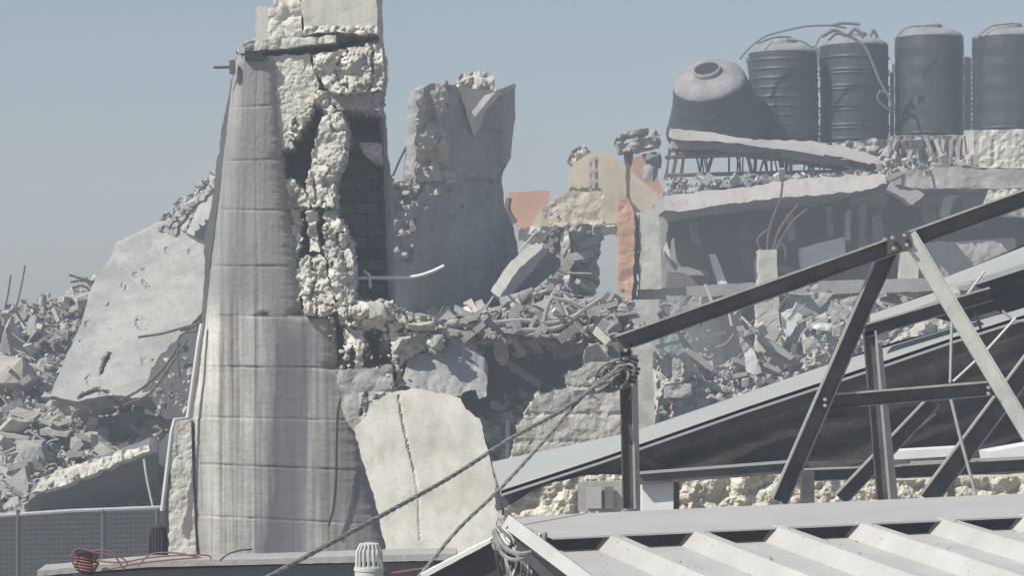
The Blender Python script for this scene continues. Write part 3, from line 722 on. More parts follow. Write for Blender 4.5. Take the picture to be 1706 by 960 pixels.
slab('plaster_strip', [(292, 702, 1), (318, 700, 0), (321, 800, 0), (327, 925, 0), (327, 1340, 0), (281, 1340, 1), (280, 925, 2), (283, 820, 2)], TY + .12, 0.7, M['plaster'], tower, step=4,
     relief=lambda x, y: .012 * rubbly(x, y, 22, 91) + .006 * rubbly(x, y, 8, 92), rings=3, sidejag=.02)
# dark strip left of the shaft, its colour painting the gap's shade
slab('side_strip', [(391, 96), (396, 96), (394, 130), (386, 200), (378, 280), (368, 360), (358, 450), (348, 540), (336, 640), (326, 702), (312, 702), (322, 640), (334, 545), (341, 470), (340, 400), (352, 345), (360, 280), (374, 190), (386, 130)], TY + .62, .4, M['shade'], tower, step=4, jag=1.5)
# pipe and fittings
m = MB(); m.tube([V(*p) for p in [(336, 540, TY + .1), (331, 568, TY + .08), (313, 696, TY + .05), (291, 700, TY + .0), (286, 720, TY), (270, 852, TY)]], 0.016, 8)
m.build('drain_pipe', M['pvc'], label='thin pale pipe stepping down the left side of the pillar', cat='pipe')
m = MB(); ctube(m, [(382, 102), (392, 108), (390, 180), (376, 260), (364, 340), (350, 450)], TY + .45, .008); ctube(m, [(335, 536), (320, 545), (300, 552)], TY + .2, .008)
m.build('cable', M['cable'], label='thin dark cable running down the upper left edge of the pillar', cat='cable')
m = MB(); m.tube([V(356, 112, TY), V(386, 111, TY)], .011, 6); m.box(V(382, 122, TY - .03), (.04, 0, 0), (0, .06, 0), (0, 0, .1)); m.build('metal_pin', M['steel'], label='short metal pin sticking out left near the pillar top', cat='bracket')
m = MB(); ctube(m, [(596, 668), (588, 648), (576, 650), (564, 680), (561, 740), (560, 800), (555, 850), (547, 878)], TY - .06, .0095, 8)
m.build('hose', M['cable'], label='black hose hooked over the lower right of the pillar shaft', cat='hose')
m = MB(); ctube(m, [(583, 465), (612, 463), (650, 463), (690, 461), (718, 453), (740, 443)], TY + .3, .013, 8, 8); m.build('bent_pipe', M['white'], label='bent white pipe jutting right from the pillar masonry', cat='pipe')
m = MB(); m.tube([V(606, 452, TY + .3), V(615, 458, TY + .29), V(617, 480, TY + .3)], .012, 6); m.build('bracket', M['white'], label='small white clip hanging on the bent white pipe', cat='bracket')

# ------------------------------------------------------------------ pieces right of the pillar foot
slab('leaning_slab', [(590, 716), (612, 690), (622, 668), (650, 656), (690, 646), (735, 656), (768, 664), (776, 682), (800, 700), (812, 745), (824, 800), (829, 905), (832, 1010), (650, 1010), (643, 915), (628, 850), (608, 780)],
     lambda x, y: 20.9 - (np.asarray(y, float) - 700) * .0022, 0.22, M['plaster2'], step=2.8, jag=1.7, jsize=9, ext=(0, 1, -.15),
     relief=lambda x, y: .010 * fbm(x / 50, y / 50, 101) - .035 * np.exp(-(seg_dist(x, y, [(664, 660), (670, 700), (680, 745), (690, 785)]) / 1.5) ** 2) - .012 * np.exp(-(seg_dist(x, y, [(690, 785), (697, 830), (700, 900)]) / 2) ** 2)
     , label='large cream plastered slab leaning at the foot of the pillar with a long crack', cat='concrete slab')
slab('foot_block', [(556, 616), (600, 612), (650, 610), (656, 640), (650, 656), (622, 668), (606, 672), (612, 690), (590, 714), (590, 720), (575, 700), (562, 640)], 21.7, .45, M['pale'], step=4, jag=3,
     relief=lambda x, y: .02 * rubbly(x, y, 30, 103) + .09 * rubbly(x, y, 14, 104) * ((x > 600) & (y > 655)), label='grey block wedged between the pillar shaft and the leaning cream slab', cat='concrete block')
slab('jutting_slab', [(678, 600), (684, 588), (730, 588), (768, 596), (806, 618), (813, 640), (811, 662), (797, 666), (792, 650), (776, 652), (768, 662), (735, 657), (690, 648), (672, 640)],
     lambda x, y: 21.9 - (np.asarray(y, float) - 600) * .003 + (x - 690) * .0012, .5, M['pale'], step=4, jag=2, ext=(0, 1, .2), relief=lambda x, y: .02 * rubbly(x, y, 30, 105),
     label='grey curved slab end jutting right above the leaning cream slab', cat='concrete slab')
slab('jutting_slab', [(735, 572), (770, 572), (805, 590), (770, 594), (735, 588)], 23.4, .4, M['grey'], step=4, jag=2, label='thin slab piece behind and above the grey curved slab end', cat='concrete slab')
spt = fill([(595, 505), (700, 525), (745, 560), (735, 585), (660, 600), (640, 540)], 70, 6, 22, 22.0, dy=.2) + fill([(560, 580), (660, 590), (670, 650), (600, 660)], 30, 5, 14, 21.9)
rocks('crumbled_masonry', spt, None, mats=[M['cream'], M['rub2'], M['cream']], kind='stuff', label='crumbs of cream masonry piled at the pillar break', cat='rubble')
for i, (x, y, w_, h_, lb) in enumerate([(632, 520, 46, 34, 'cream chunk resting below the dark recess of the pillar'), (700, 545, 52, 26, 'cream chunk at the right end of the crumbled ledge'),
                                        (668, 578, 34, 30, 'small cream chunk between the pillar and the grey curved slab'), (728, 570, 30, 22, 'small cream stone on top of the grey curved slab')]):
    chunk(x, y, 21.8, w_, h_, M['cream'], lb, 'cream chunks at the pillar foot', seed=i + 3)

# ------------------------------------------------------------------ ledge, vents, red cables in the near left bottom
LY = 12.0
rl = root('parapet_ledge', (S(400, 0, LY)[0], LY + .4, 0), 'pale capped concrete parapet ledge along the bottom left', 'parapet')
slab('coping', [(62, 952), (150, 944), (240, 936), (420, 933), (600, 927), (720, 924), (760, 924), (760, 934), (640, 937), (420, 942), (240, 946), (150, 954), (62, 961)], LY, .22, M['pale'], rl, step=7, jag=.4, relief=lambda x, y: .002 * rubbly(x, y, 20, 110), ext=(0, 1, .05))
slab('wall', [(70, 962), (240, 951), (420, 945), (640, 939), (760, 938), (760, 1500), (70, 1500)], LY + .04, .17, M['shade'], rl, step=25)
def cowl(px, py0, py1, wpx, Y, mat, capmat, label):
    b = V(px, py1, Y); r = px2m(wpx / 2, Y); h = px2m(py1 - py0, Y)
    rt = root('vent_cowl', b - Vector((0, 0, .25)), label, 'vent')
    m = MB(); m.lathe([(r, 0), (r, .25 + h * .0), (r * 1.06, .25), (r * 1.06, .25 + h * .12), (r * .96, .25 + h * .14)], b - Vector((0, 0, .25)), 28); m.build('collar', capmat, rt)
    m = MB()
    for k in range(16):
        a = 2 * math.pi * k / 16; d = Vector((math.cos(a), math.sin(a), 0))
        m.tube([b + d * r * .92 + Vector((0, 0, h * .1)), b + d * r * .86 + Vector((0, 0, h * .7)), b + d * r * .62 + Vector((0, 0, h * .97)), b + Vector((0, 0, h))], r * .07, 5)
    m.build('cage', mat, rt)
    m = MB(); m.lathe([(r * .6, h * .9), (r * .66, h * .97), (r * .3, h * 1.03), (0.0, h * 1.04)], b, 20); m.build('cap', mat, rt)
cowl(615, 906, 952, 48, 11.6, M['pvc'], M['pvc'], 'round grey plastic vent with a slotted cage, on the ledge by the pillar')
cowl(264, 878, 936, 34, 12.4, M['cable'], M['cable'], 'black slotted vent standing left of the pillar base')
cowl(776, 938, 990, 30, 11.2, M['cable'], M['pvc'], 'small dark vent under the cream slab near the roof corner')
m = MB(); cb = V(143, 955, 11.9)
rt = root('cable_spool', cb - Vector((0, 0, .06)), 'dark red and black spool of cable on the ledge at bottom left', 'spool')
m.lathe([(.055, 0), (.055, .012), (.03, .014), (.03, .1), (.055, .102), (.055, .114)], cb - Vector((0, 0, .02)), 20); m.build('reel', M['cable'], rt)
m = MB()
for k in range(7):
    z = .012 + k * .012; m.tube([cb + Vector((math.cos(a) * (.04 + .006 * (k % 3)), math.sin(a) * .04, z + .004 * math.sin(a * 2))) for a in np.linspace(0, 6.28, 24)], .0042, 5)
m.build('winding', M['red'], rt)
m = MB()
for pts in [[(125, 945), (118, 930), (130, 915), (160, 922), (190, 928), (205, 948)], [(160, 935), (200, 938), (250, 930), (300, 926), (345, 926), (352, 934)], [(180, 950), (230, 940), (280, 934), (330, 930)], [(205, 950), (212, 940), (205, 932), (175, 918), (150, 920)], [(230, 945), (250, 925), (290, 922), (335, 930)]]:
    ctube(m, pts, 11.85, .0036)
m.build('cable', M['red'], label='reddish cables snaking along the ledge at the bottom left', cat='cable')
m = MB(); ctube(m, [(366, 935), (380, 924), (400, 918), (420, 916)], 11.85, .004); m.build('cable', M['cable'], label='short dark wire curling up in front of the pillar base', cat='cable')
m = MB(); ctube(m, [(640, 958), (680, 952), (708, 948)], 11.6, .005); m.build('cable', M['red'], label='short red cable running right from the round grey vent', cat='cable')

# ------------------------------------------------------------------ STANDING WALL SLAB behind (centre left)
def wy(x, y): return 29.2 + (np.asarray(x, float) - 700) * 0.0056 + (np.asarray(y, float) - 300) * 0.001
ws = root('standing_wall', (S(750, 0, 29.5)[0], 29.6, 0), 'tall grey shaded wall slab with a notched top, right of the pillar', 'wall')
slab('panel', [(700, 148), (720, 138), (758, 140), (770, 160), (782, 190), (790, 200), (800, 188), (828, 154), (858, 140), (859, 190), (852, 262), (838, 285), (836, 300), (842, 345), (856, 378), (862, 410), (868, 440), (850, 470), (838, 492), (800, 515), (770, 526), (690, 527), (650, 500), (640, 1300), (640, 300), (690, 296), (695, 230)], wy, .35, M['grey'], ws, step=6, jag=1.5,
     relief=lambda x, y: .03 * rubbly(x, y, 80, 120) * .5 + .04 * fbm(x / 60, y / 60, 121) - .1 * np.clip((x - (770 + (y - 320) * .45)) / 40, 0, 1) * (y > 300) + .08 * np.exp(-((x - 835) / 14) ** 2) * (y < 280), ext=(-.35, .9, 0)) if False else None
slab('panel', [(700, 148), (720, 138), (758, 140), (770, 160), (782, 190), (790, 200), (800, 188), (828, 154), (858, 140), (859, 190), (852, 262), (838, 285), (836, 300), (842, 345), (856, 378), (862, 410), (868, 440), (868, 560), (640, 560), (640, 310), (690, 296), (695, 230)], wy, .35, M['wallgrey'], ws, step=7, jag=1.5,
     relief=lambda x, y: .04 * fbm(x / 60, y / 60, 121) + .02 * fbm(x / 14, y / 14, 122) - .02 * (fbm(x / 34, y / 30, 127) > .16) - .012 * (np.abs((y - 6 * fbm(x / 40, y / 40, 3)) % 62 - 31) < 2) - .05 * np.exp(-np.abs(fbm(x / 70, y / 60, 128, 3)) / .012) * (x > 740) - .14 * np.clip((x - (775 + (y - 320) * .45)) / 12, 0, 1) * (y > 300) * (y < 560) + .1 * np.exp(-((x - 838) / 12) ** 2) * (y < 280), ext=(-.35, .9, 0), rings=3, sidejag=.01)
slab('broken_edge', [(697, 146), (745, 134), (742, 160), (736, 200), (744, 250), (758, 300), (745, 304), (690, 300), (692, 240)], lambda x, y: wy(x, y) - .12, .6, M['rub2'], ws, step=4, jag=4, relief=lambda x, y: .16 * rubbly(x, y, 34, 123), sidejag=.03, rings=3)
slab('broken_edge', [(640, 300), (700, 294), (745, 300), (700, 345), (688, 400), (690, 440), (660, 440), (640, 420)], lambda x, y: wy(x, y) - .1, .5, M['rub1'], ws, step=4, jag=4, relief=lambda x, y: .16 * rubbly(x, y, 30, 124) * np.clip((y - 250) / 60, 0, 1))
rocks('edge_rubble', embw, None, mats=[M['rub2'], M['rub1']], parent=ws, kind='stuff')
slab('notch_rim', [(764, 148), (770, 152), (784, 184), (790, 196), (800, 184), (828, 150), (858, 138), (860, 143), (832, 158), (806, 188), (800, 212), (790, 226), (780, 196)], lambda x, y: wy(x, y) - .06, .06, M['plaster'], ws, step=3, jag=1.2)
slab('concrete_chunk', [(756, 140), (768, 122), (800, 118), (822, 124), (826, 150), (800, 156), (770, 150)], 30.6, .7, M['cream'], step=4, jag=2, relief=lambda x, y: .08 * rubbly(x, y, 18, 126), label='cream chunk perched behind the notch of the standing wall', cat='rubble chunk')
slab('dark_chunk', [(745, 150), (770, 144), (820, 150), (805, 185), (790, 198), (775, 176)], 30.4, .6, M['shade'], step=5, jag=2, label='shaded block seen through the notch of the standing wall', cat='rubble chunk')
m = MB(); ctube(m, [(655, 292), (668, 262), (684, 232), (698, 212)], 29.4, .012); ctube(m, [(600, 356), (640, 310), (655, 290)], 29.3, .01); m.build('cable', M['cable'], label='thin cable slanting up to the left edge of the standing wall', cat='cable')

# ------------------------------------------------------------------ CENTRE DEBRIS
def cy(x, y): return 28.8 - (np.asarray(y, float) - 500) * .012
slab('debris_bank', [(640, 520), (700, 528), (745, 532), (790, 518), (840, 500), (880, 480), (905, 440), (935, 380), (985, 380), (1005, 380), (1004, 440), (1000, 500), (1060, 505), (1080, 560), (980, 575), (930, 572), (870, 566), (800, 560), (720, 566), (640, 560)], cy, 3.5, M['rub1'], step=4, jag=4,
     relief=lambda x, y: .35 * rubbly(x, y, 26, 131) + .1 * rubbly(x, y, 10, 132), ext=(0, 1, .03), kind='stuff', label='bank of layered debris right of the pillar', cat='rubble') if False else None
slab('debris_bank', [(640, 528), (700, 528), (745, 536), (790, 522), (840, 505), (870, 492), (905, 480), (950, 488), (1000, 500), (1040, 508), (1056, 556), (1046, 572), (980, 575), (930, 572), (870, 566), (800, 560), (720, 566), (640, 566)], cy, 3.5, M['rub1'], step=3.5, jag=4,
     relief=lambda x, y: .35 * rubbly(x, y * 1.8, 26, 131) + .1 * rubbly(x, y, 10, 132), ext=(0, 1, .03), kind='stuff', label='bank of layered debris right of the pillar', cat='rubble')
spc = fill([(700, 528), (790, 520), (870, 490), (905, 470), (1000, 495), (1060, 505), (1080, 560), (900, 570), (800, 562), (700, 565)], 300, 4, 20, lambda x, y: cy(x, y) - .4)
rocks('debris', spc, None, mats=[M['rub1'], M['rub2'], M['rub3'], M['rub1']], kind='stuff', label='small grey fragments covering the centre debris bank', cat='rubble')
m = MB()
for pts in [[(828, 552), (880, 552), (930, 548), (970, 520), (1000, 500)], [(820, 540), (870, 536), (920, 540), (960, 528)], [(870, 560), (930, 562), (990, 545)], [(905, 540), (915, 505), (925, 500), (940, 530)], [(925, 500), (950, 505), (975, 515)], [(700, 545), (740, 540), (790, 545)]]:
    ctube(m, [(p[0], p[1] - 2) for p in pts], 27.6, .022, 5, 6)
m.build('bent_reinforcement', M['grey'], label='pale twisted strips of reinforcement over the centre debris bank', cat='rebar')
gp = 'broken slab pieces on the centre debris bank'
def quadp(name, p, Y, th, mat, label, cat='concrete slab', group=None, jag=1.5, ext=(0, 1, 0), rel=.03, step=4):
    return slab(name, p, Y, th, mat, step=step, jag=jag, relief=lambda x, y: rel * rubbly(x, y, 18, int(p[0][0])), ext=ext, label=label, cat=cat, group=group)
quadp('leaning_beam', [(836, 500), (912, 418), (934, 432), (934, 445), (858, 506), (842, 510)], lambda x, y: 28.8 + (x - 840) * .012, .35, M['shade'], 'shade-toned side of the leaning beam slanting up from the standing wall foot', 'beam', ext=(-.3, 1, .25))  # dark tone paints the beam's shaded side
quadp('leaning_beam', [(832, 496), (862, 452), (905, 412), (914, 420), (842, 502)], lambda x, y: 28.6 + (x - 840) * .012, .3, M['pale'], 'lit-toned top of the leaning beam, laid along its dark side', 'beam', ext=(-.3, 1, .25))  # pale tone paints the beam's lit top
quadp('broken_post', [(944, 378), (968, 372), (1000, 376), (1004, 400), (996, 440), (998, 470), (986, 498), (948, 500), (950, 440)], 32.2, .5, M['grey'], 'thick ragged stump of wall in the centre debris', 'pillar', jag=4, rel=.12)
quadp('broken_post', [(940, 385), (948, 382), (950, 430), (948, 470), (938, 472), (936, 430)], 31.9, .3, M['plaster'], 'thin pale upright strip beside the ragged stump', 'pillar', jag=1.5)
quadp('broken_post', [(905, 392), (925, 372), (940, 380), (932, 420), (938, 490), (924, 492), (918, 440), (905, 432)], 32.4, .4, M['rub3'], 'dark crooked stump left of the thin pale strip', 'pillar', jag=4, rel=.1)
quadp('slab_piece', [(864, 488), (886, 478), (892, 508), (868, 512)], 28.2, .3, M['pale'], 'small pale block on the left of the centre debris', 'concrete block', gp)
for i, (x, y, w_, h_, lb) in enumerate([(855, 500, 40, 22, 'grey chunk at the foot of the leaning beam'), (975, 510, 40, 24, 'grey chunk below the ragged stump'), (1040, 520, 60, 30, 'grey chunk left of the truss corner post'), (895, 520, 46, 22, 'flattened chunk in the middle of the debris bank'),
                                        (1010, 545, 50, 26, 'pale chunk above the stepped block pier'), (760, 548, 60, 20, 'flat chunk at the left part of the debris bank')]):
    chunk(x, y, float(cy(x, y)) - .55, w_, h_, M[['rub1', 'grey', 'rub2'][i % 3]], lb, 'chunks on the centre debris bank', seed=i + 2)
for i, p in enumerate([[(845, 560), (858, 562), (878, 590), (866, 596)], [(872, 562), (892, 564), (905, 585), (892, 590)], [(900, 560), (935, 566), (928, 576), (905, 574)], [(822, 566), (846, 566), (848, 604), (836, 610), (824, 600)]]):
    quadp('hanging_slab', p, 27.9, .15, M['grey'], ['narrow pale shard hanging left under the debris bank', 'shard hanging second from the left under the debris bank', 'flat shard hanging rightmost under the debris bank', 'rounded lump hanging under the debris bank above the dark hollow'][i], 'rubble chunk')
# dark hollow below the debris
hollow = root('hollow_building', (S(900, 0, 34)[0], 35, 0), 'dark hollow storey of a collapsed building below the centre debris bank', 'building')
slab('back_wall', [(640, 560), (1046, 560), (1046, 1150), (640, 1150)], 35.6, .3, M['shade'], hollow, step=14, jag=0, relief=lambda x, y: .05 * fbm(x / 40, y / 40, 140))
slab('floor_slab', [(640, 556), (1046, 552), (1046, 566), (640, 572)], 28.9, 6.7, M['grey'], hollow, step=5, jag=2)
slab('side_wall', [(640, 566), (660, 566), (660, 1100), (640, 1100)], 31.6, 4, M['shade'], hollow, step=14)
rocks('hollow_debris', fill([(700, 568), (1000, 566), (950, 590), (880, 600), (800, 592), (720, 600)], 70, 5, 22, 29.2, dy=.5) + fill([(800, 700), (840, 660), (880, 640), (900, 700), (900, 790), (800, 790)], 110, 6, 30, 30.5, dy=.8) , None,
      mats=[M['rub1'], M['rub3'], M['grey']], kind='stuff', label='grey fragments in and above the dark hollow below the centre debris bank', cat='rubble')
slab('hollow_bank', [(690, 780), (780, 720), (830, 690), (860, 668), (900, 660), (940, 680), (940, 1000), (690, 1000)], lambda x, y: 32.5 - (np.asarray(y) - 700) * .01, 2, M['rub1'], step=6, jag=6, relief=lambda x, y: .4 * rubbly(x, y, 40, 230), kind='stuff', label='rubble sloping up inside the dark hollow', cat='rubble')
for i_, (pp, lb_) in enumerate([([(700, 566), (790, 562), (795, 580), (740, 592), (704, 584)], 'sagging grey slab edge under the left end of the debris bank'), ([(850, 600), (905, 640), (900, 650), (846, 612)], 'slab plank slanting down inside the dark hollow'),
                              ([(905, 566), (985, 562), (975, 590), (930, 600), (915, 584)], 'broken slab corner sagging at the right of the dark hollow'), ([(760, 612), (800, 606), (806, 616), (766, 624)], 'short dim slab end low in the dark hollow')]):
    slab('sagging_slab', pp, 28.6 if i_ in (0, 2) else 32.0, .6, M['grey'], step=4, jag=3, relief=lambda x, y: .04 * rubbly(x, y, 24, 240), label=lb_, cat='concrete slab')
m = MB(); p = V(846, 700, 29); m.tube([(p.x, 29, 0), (p.x, 29, p.z)], .022, 8); m.build('white_post', M['pvc'], label='thin pale post standing in the dark hollow right of the cream slab', cat='post')
# stepped block pier
slab('stepped_pier', [(848, 770), (858, 740), (864, 706), (880, 676), (898, 658), (930, 650), (944, 648), (946, 618), (972, 614), (976, 576), (986, 572), (1012, 576), (1014, 596), (1030, 600), (1036, 700), (1040, 1150), (846, 1150)], 27.5, .8, M['rub2'], step=5, jag=3,
     relief=lambda x, y: .03 * rubbly(x, y, 60, 150) + .012 * rubbly(x, y, 14, 151) + .03 * np.exp(-np.abs((y - 576) % 46 - 23) / 2.0) * -1, sidejag=.03, rings=3, label='stepped ruin of pale masonry behind the sagging ropes', cat='wall')
slab('pink_rubble', [(1000, 690), (1036, 660), (1036, 760), (1000, 750)], 27.2, .3, M['pink'], step=6, jag=3, label='pinkish patch of broken wall by the truss corner post', cat='wall') if False else None

def sticks(name, poly, n, Yf, l0, l1, mat, mats, label, cat='debris'):
    m = MB(); fm = []
    a = np.array(poly); x0, y0 = a.min(0); x1, y1 = a.max(0); k = 0
    while k < n:
        x = RNG.uniform(x0, x1); y = RNG.uniform(y0, y1)
        if not polymask(np.array([x]), np.array([y]), poly)[0]: continue
        Y = float(Yf(x, y)) - RNG.uniform(0, .4); L_ = RNG.uniform(l0, l1); an = RNG.uniform(-1.2, 1.2) + (1.57 if RNG.random() < .25 else 0)
        dx, dy = L_ * math.cos(an) / 2, L_ * math.sin(an) / 2; f0 = len(m.f)
        if RNG.random() < .5: ctube(m, [(x - dx, y - dy), (x + RNG.uniform(-4, 4), y + RNG.uniform(-5, 5)), (x + dx, y + dy)], Y, RNG.uniform(.007, .013), 4, 5)
        else: m.bar(V(x - dx, y - dy, Y - RNG.uniform(-.3, .3)), V(x + dx, y + dy, Y), RNG.uniform(.02, .12), RNG.uniform(.02, .06))
        fm += [int(RNG.integers(0, len(mats)))] * (len(m.f) - f0); k += 1
    mk(name, m.v, m.f, None, mats=mats, fmat=fm, kind='stuff', label=label, cat=cat)
STM = [M['rub3'], M['pale'], M['rub2'], M['pale'], M['steel'], M['wood'], M['rub1'], M['cream'], M['rub2'], M['rub1'], M['pale']]
sticks('splintered_debris', [(0, 520), (130, 480), (90, 650), (320, 660), (280, 740), (0, 790)], 80, lambda x, y: heapY(x, y) - 1.0, 8, 40, None, STM, 'thin splinters, rods and strips poking from the left heap')
sticks('splintered_debris', [(700, 528), (880, 488), (1000, 495), (1050, 510), (1050, 560), (720, 566)], 70, lambda x, y: cy(x, y) - .6, 10, 46, None, STM, 'thin splinters, rods and strips over the centre debris bank')
sticks('splintered_debris', [(880, 400), (1000, 380), (1000, 500), (850, 510)], 22, lambda x, y: 31.6, 10, 60, None, STM, 'strips and rods hanging around the ragged stump')
sticks('splintered_debris', [(1100, 500), (1480, 480), (1500, 480), (1700, 480), (1500, 560), (1300, 640), (1100, 690)], 95, lambda x, y: 41.2 if y < 480 else 39.2, 8, 50, None, STM, 'thin broken strips and rods inside the gutted house')
sticks('splintered_debris', [(1110, 300), (1460, 282), (1620, 270), (1620, 286), (1300, 306)], 60, lambda x, y: 41.6, 8, 36, None, STM, 'thin strips and rods strewn along the house roof edge')

def plates(n, poly, Yf, mats, label, group, l0=30, l1=95, tmax=22):
    a = np.array(poly); x0, y0 = a.min(0); x1, y1 = a.max(0); k = 0
    while k < n:
        x = RNG.uniform(x0, x1); y = RNG.uniform(y0, y1)
        if not polymask(np.array([x]), np.array([y]), poly)[0]: continue
        L_ = RNG.uniform(l0, l1); h = RNG.uniform(5, 11); an = math.radians(RNG.uniform(-tmax, tmax)); c, s_ = math.cos(an), math.sin(an)
        pts = [(-L_ / 2, -h * .5), (-L_ * .2, -h * .62), (L_ * .25, -h * .5), (L_ / 2, -h * .4), (L_ * .46, h * .5), (0, h * .45), (-L_ * .46, h * .5)]
        slab('slab_shard', [(x + u * c - v * s_, y + u * s_ + v * c) for u, v in pts], float(Yf(x, y)) - .75, RNG.uniform(.3, .6), M[mats[k % len(mats)]], step=6, jag=.7,
             ext=(RNG.uniform(-.3, .3), 1, RNG.uniform(-.05, .2)), rings=2, sidejag=.006, seed=k, label=label, cat='slab shard', group=group); k += 1
plates(13, [(690, 534), (860, 512), (930, 500), (1060, 525), (1040, 556), (720, 556)], cy, ['grey', 'rub1', 'grey'], 'flat broken slab shard lying in layers on the centre debris bank', 'slab shards on the centre debris bank')
plates(12, [(20, 680), (240, 690), (260, 725), (60, 790), (0, 770)], lambda x, y: heapY(x, y) - .4, ['rub1', 'rub2', 'grey'], 'flat broken slab shard in the rubble below the big leaning slab', 'slab shards on the left heap', 28, 80)
plates(12, [(1100, 600), (1240, 600), (1330, 540), (1420, 510), (1300, 630), (1110, 680)], lambda x, y: 39.6, ['pale', 'grey', 'rub2'], 'flat broken slab shard on the slope inside the gutted house', 'slab shards inside the gutted house', 24, 70, 40)

# ------------------------------------------------------------------ YELLOW RUIN, far
yr = root('yellow_ruin', (S(1000, 0, 48)[0], 48, 0), 'far ruined house with cream yellow and orange walls', 'building')
slab('gable_wall', [(948, 375), (948, 292), (956, 272), (980, 256), (1002, 250), (1014, 254), (1106, 332), (1108, 352), (1060, 352), (1046, 330), (1030, 340), (1028, 372), (990, 376)], 48, .35, M['ochre'], yr, step=5, jag=.5, relief=lambda x, y: .01 * rubbly(x, y, 60, 160) - .12 * (y > 316) * (x < 1000))
slab('orange_wall', [(846, 320), (915, 318), (914, 345), (880, 382), (862, 384), (852, 360)], 49.5, .4, M['orange'], yr, step=6, jag=2)
slab('orange_wall', [(1040, 268), (1086, 252), (1092, 290), (1108, 320), (1108, 345), (1080, 330)], 49.5, .4, M['orange'], yr, step=6, jag=2)
slab('lower_wall', [(884, 384), (896, 356), (922, 326), (948, 334), (962, 372), (930, 386)], 47.5, .4, M['ochre'], yr, step=5, jag=3)
slab('terrace', [(862, 378), (1060, 372), (1060, 384), (1040, 390), (1036, 378), (1010, 380), (960, 388), (905, 396), (862, 388)], 46, 3.0, M['rub2'], yr, step=5, jag=3, relief=lambda x, y: .2 * rubbly(x, y, 14, 161))
slab('low_wall', [(862, 386), (905, 394), (905, 560), (862, 560)], 48.5, .3, M['pale'], yr, step=9, jag=1) if False else None
m = MB()
for k, z in enumerate((270, 290, 308)):
    m.bar(V(984, z + 12, 47.55), V(984, z - 6, 47.55), .05, .08); m.bar(V(994, z + 12, 47.55), V(994, z - 6, 47.55), .05, .08); m.bar(V(982, z, 47.5), V(996, z - 8, 47.5), .05, .08)
m.build('lattice', M['pink'], yr)
slab('parapet_rubble', [(948, 268), (952, 252), (972, 240), (984, 252), (976, 262), (956, 276)], 48.3, .5, M['rub2'], yr, step=4, jag=3, relief=lambda x, y: .15 * rubbly(x, y, 10, 162))
slab('far_wall_fragment', [(900, 388), (905, 350), (925, 326), (950, 318), (1000, 318), (1010, 372), (960, 380)], 46.8, .5, M['ochre2'], step=4, jag=3, relief=lambda x, y: .06 * rubbly(x, y, 40, 167), label='broken pale wall piece in front of the far yellow ruin', cat='wall')
spy = fill([(925, 330), (950, 318), (990, 380), (900, 396), (880, 384)], 22, 5, 14, 46.2)
rocks('far_rubble', spy, None, mats=[M['rub2'], M['ochre'], M['rub1']], kind='stuff', label='rubble caught against the front of the far yellow ruin', cat='rubble')
m = MB(); ctube(m, [(848, 330), (846, 350), (858, 372)], 45.6, .05)
m.build('bent_strip', M['rust'], label='bent rusty strip on the left end of the far yellow ruin', cat='rebar')
slab('pink_column', [(1029, 330), (1036, 320), (1044, 330), (1056, 352), (1058, 400), (1054, 470), (1052, 502), (1032, 502), (1030, 420)], 40.5, .4, M['orange'], step=5, jag=2, relief=lambda x, y: .03 * rubbly(x, y, 30, 163), label='ragged orange column standing right of the sky gap', cat='column')
slab('broken_column_edge', [(1052, 345), (1062, 360), (1066, 420), (1062, 500), (1052, 502), (1057, 420)], 40.7, .5, M['rub3'], step=4, jag=3, relief=lambda x, y: .1 * rubbly(x, y, 12, 164), label='dark broken edge behind the ragged orange column', cat='column')
# column stub with cap chunk
slab('tilted_block', [(1024, 232), (1030, 222), (1085, 212), (1098, 222), (1101, 240), (1080, 246), (1032, 252)], 43.5, .8, M['grey'], step=4, jag=2, relief=lambda x, y: .12 * rubbly(x, y, 16, 165) - .1 * np.exp(-(seg_dist(x, y, [(1028, 234), (1080, 222)]) / 2.5) ** 2), label='tilted grey concrete cap balanced on a thin stub', cat='rubble chunk')
slab('column_stub', [(1040, 244), (1056, 244), (1053, 270), (1050, 282), (1050, 345), (1044, 345), (1044, 280)], 43.8, .3, M['rust'], step=4, jag=1.5, label='thin dark stub holding up the tilted grey cap', cat='column')
chunk(1086, 268, 43.6, 26, 46, M['rub3'], 'dark lump hanging below the right end of the tilted cap', seed=4)
chunk(1084, 288, 43.6, 24, 26, M['rub1'], 'grey lump hanging lowest below the tilted cap', seed=6)

# ------------------------------------------------------------------ HOUSE WITH TANKS
HY = 41.0
house = root('ruined_house', (S(1400, 0, HY)[0], HY + 3, 0), 'gutted concrete house whose flat roof carries the black water tanks', 'building')
slab('roof_slab', [(1104, 352), (1108, 328), (1150, 322), (1230, 312), (1330, 298), (1400, 292), (1474, 290), (1478, 306), (1440, 318), (1330, 326), (1230, 338), (1150, 350)], lambda x, y: HY + (335 - (x - 1104) * .09 - y) * .009, 6.5, M['pink'], house, step=5, jag=2.5,
     relief=lambda x, y: .03 * rubbly(x, y, 60, 170), mats=[M['pink'], M['grey']], ext=(0, 1, .02), rings=3)
slab('roof_slab', [(1478, 306), (1480, 290), (1560, 280), (2250, 282), (2250, 312), (1560, 314)], HY + .2, 6.5, M['pink'], house, step=7, jag=3, relief=lambda x, y: .05 * rubbly(x, y, 60, 171), rings=3)
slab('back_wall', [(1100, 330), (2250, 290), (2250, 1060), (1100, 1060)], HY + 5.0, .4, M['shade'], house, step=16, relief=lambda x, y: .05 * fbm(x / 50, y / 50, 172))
slab('inner_wall', [(1480, 320), (1520, 318), (1522, 470), (1480, 470)], HY + 1.8, .3, M['shade'], house, step=8, jag=2)
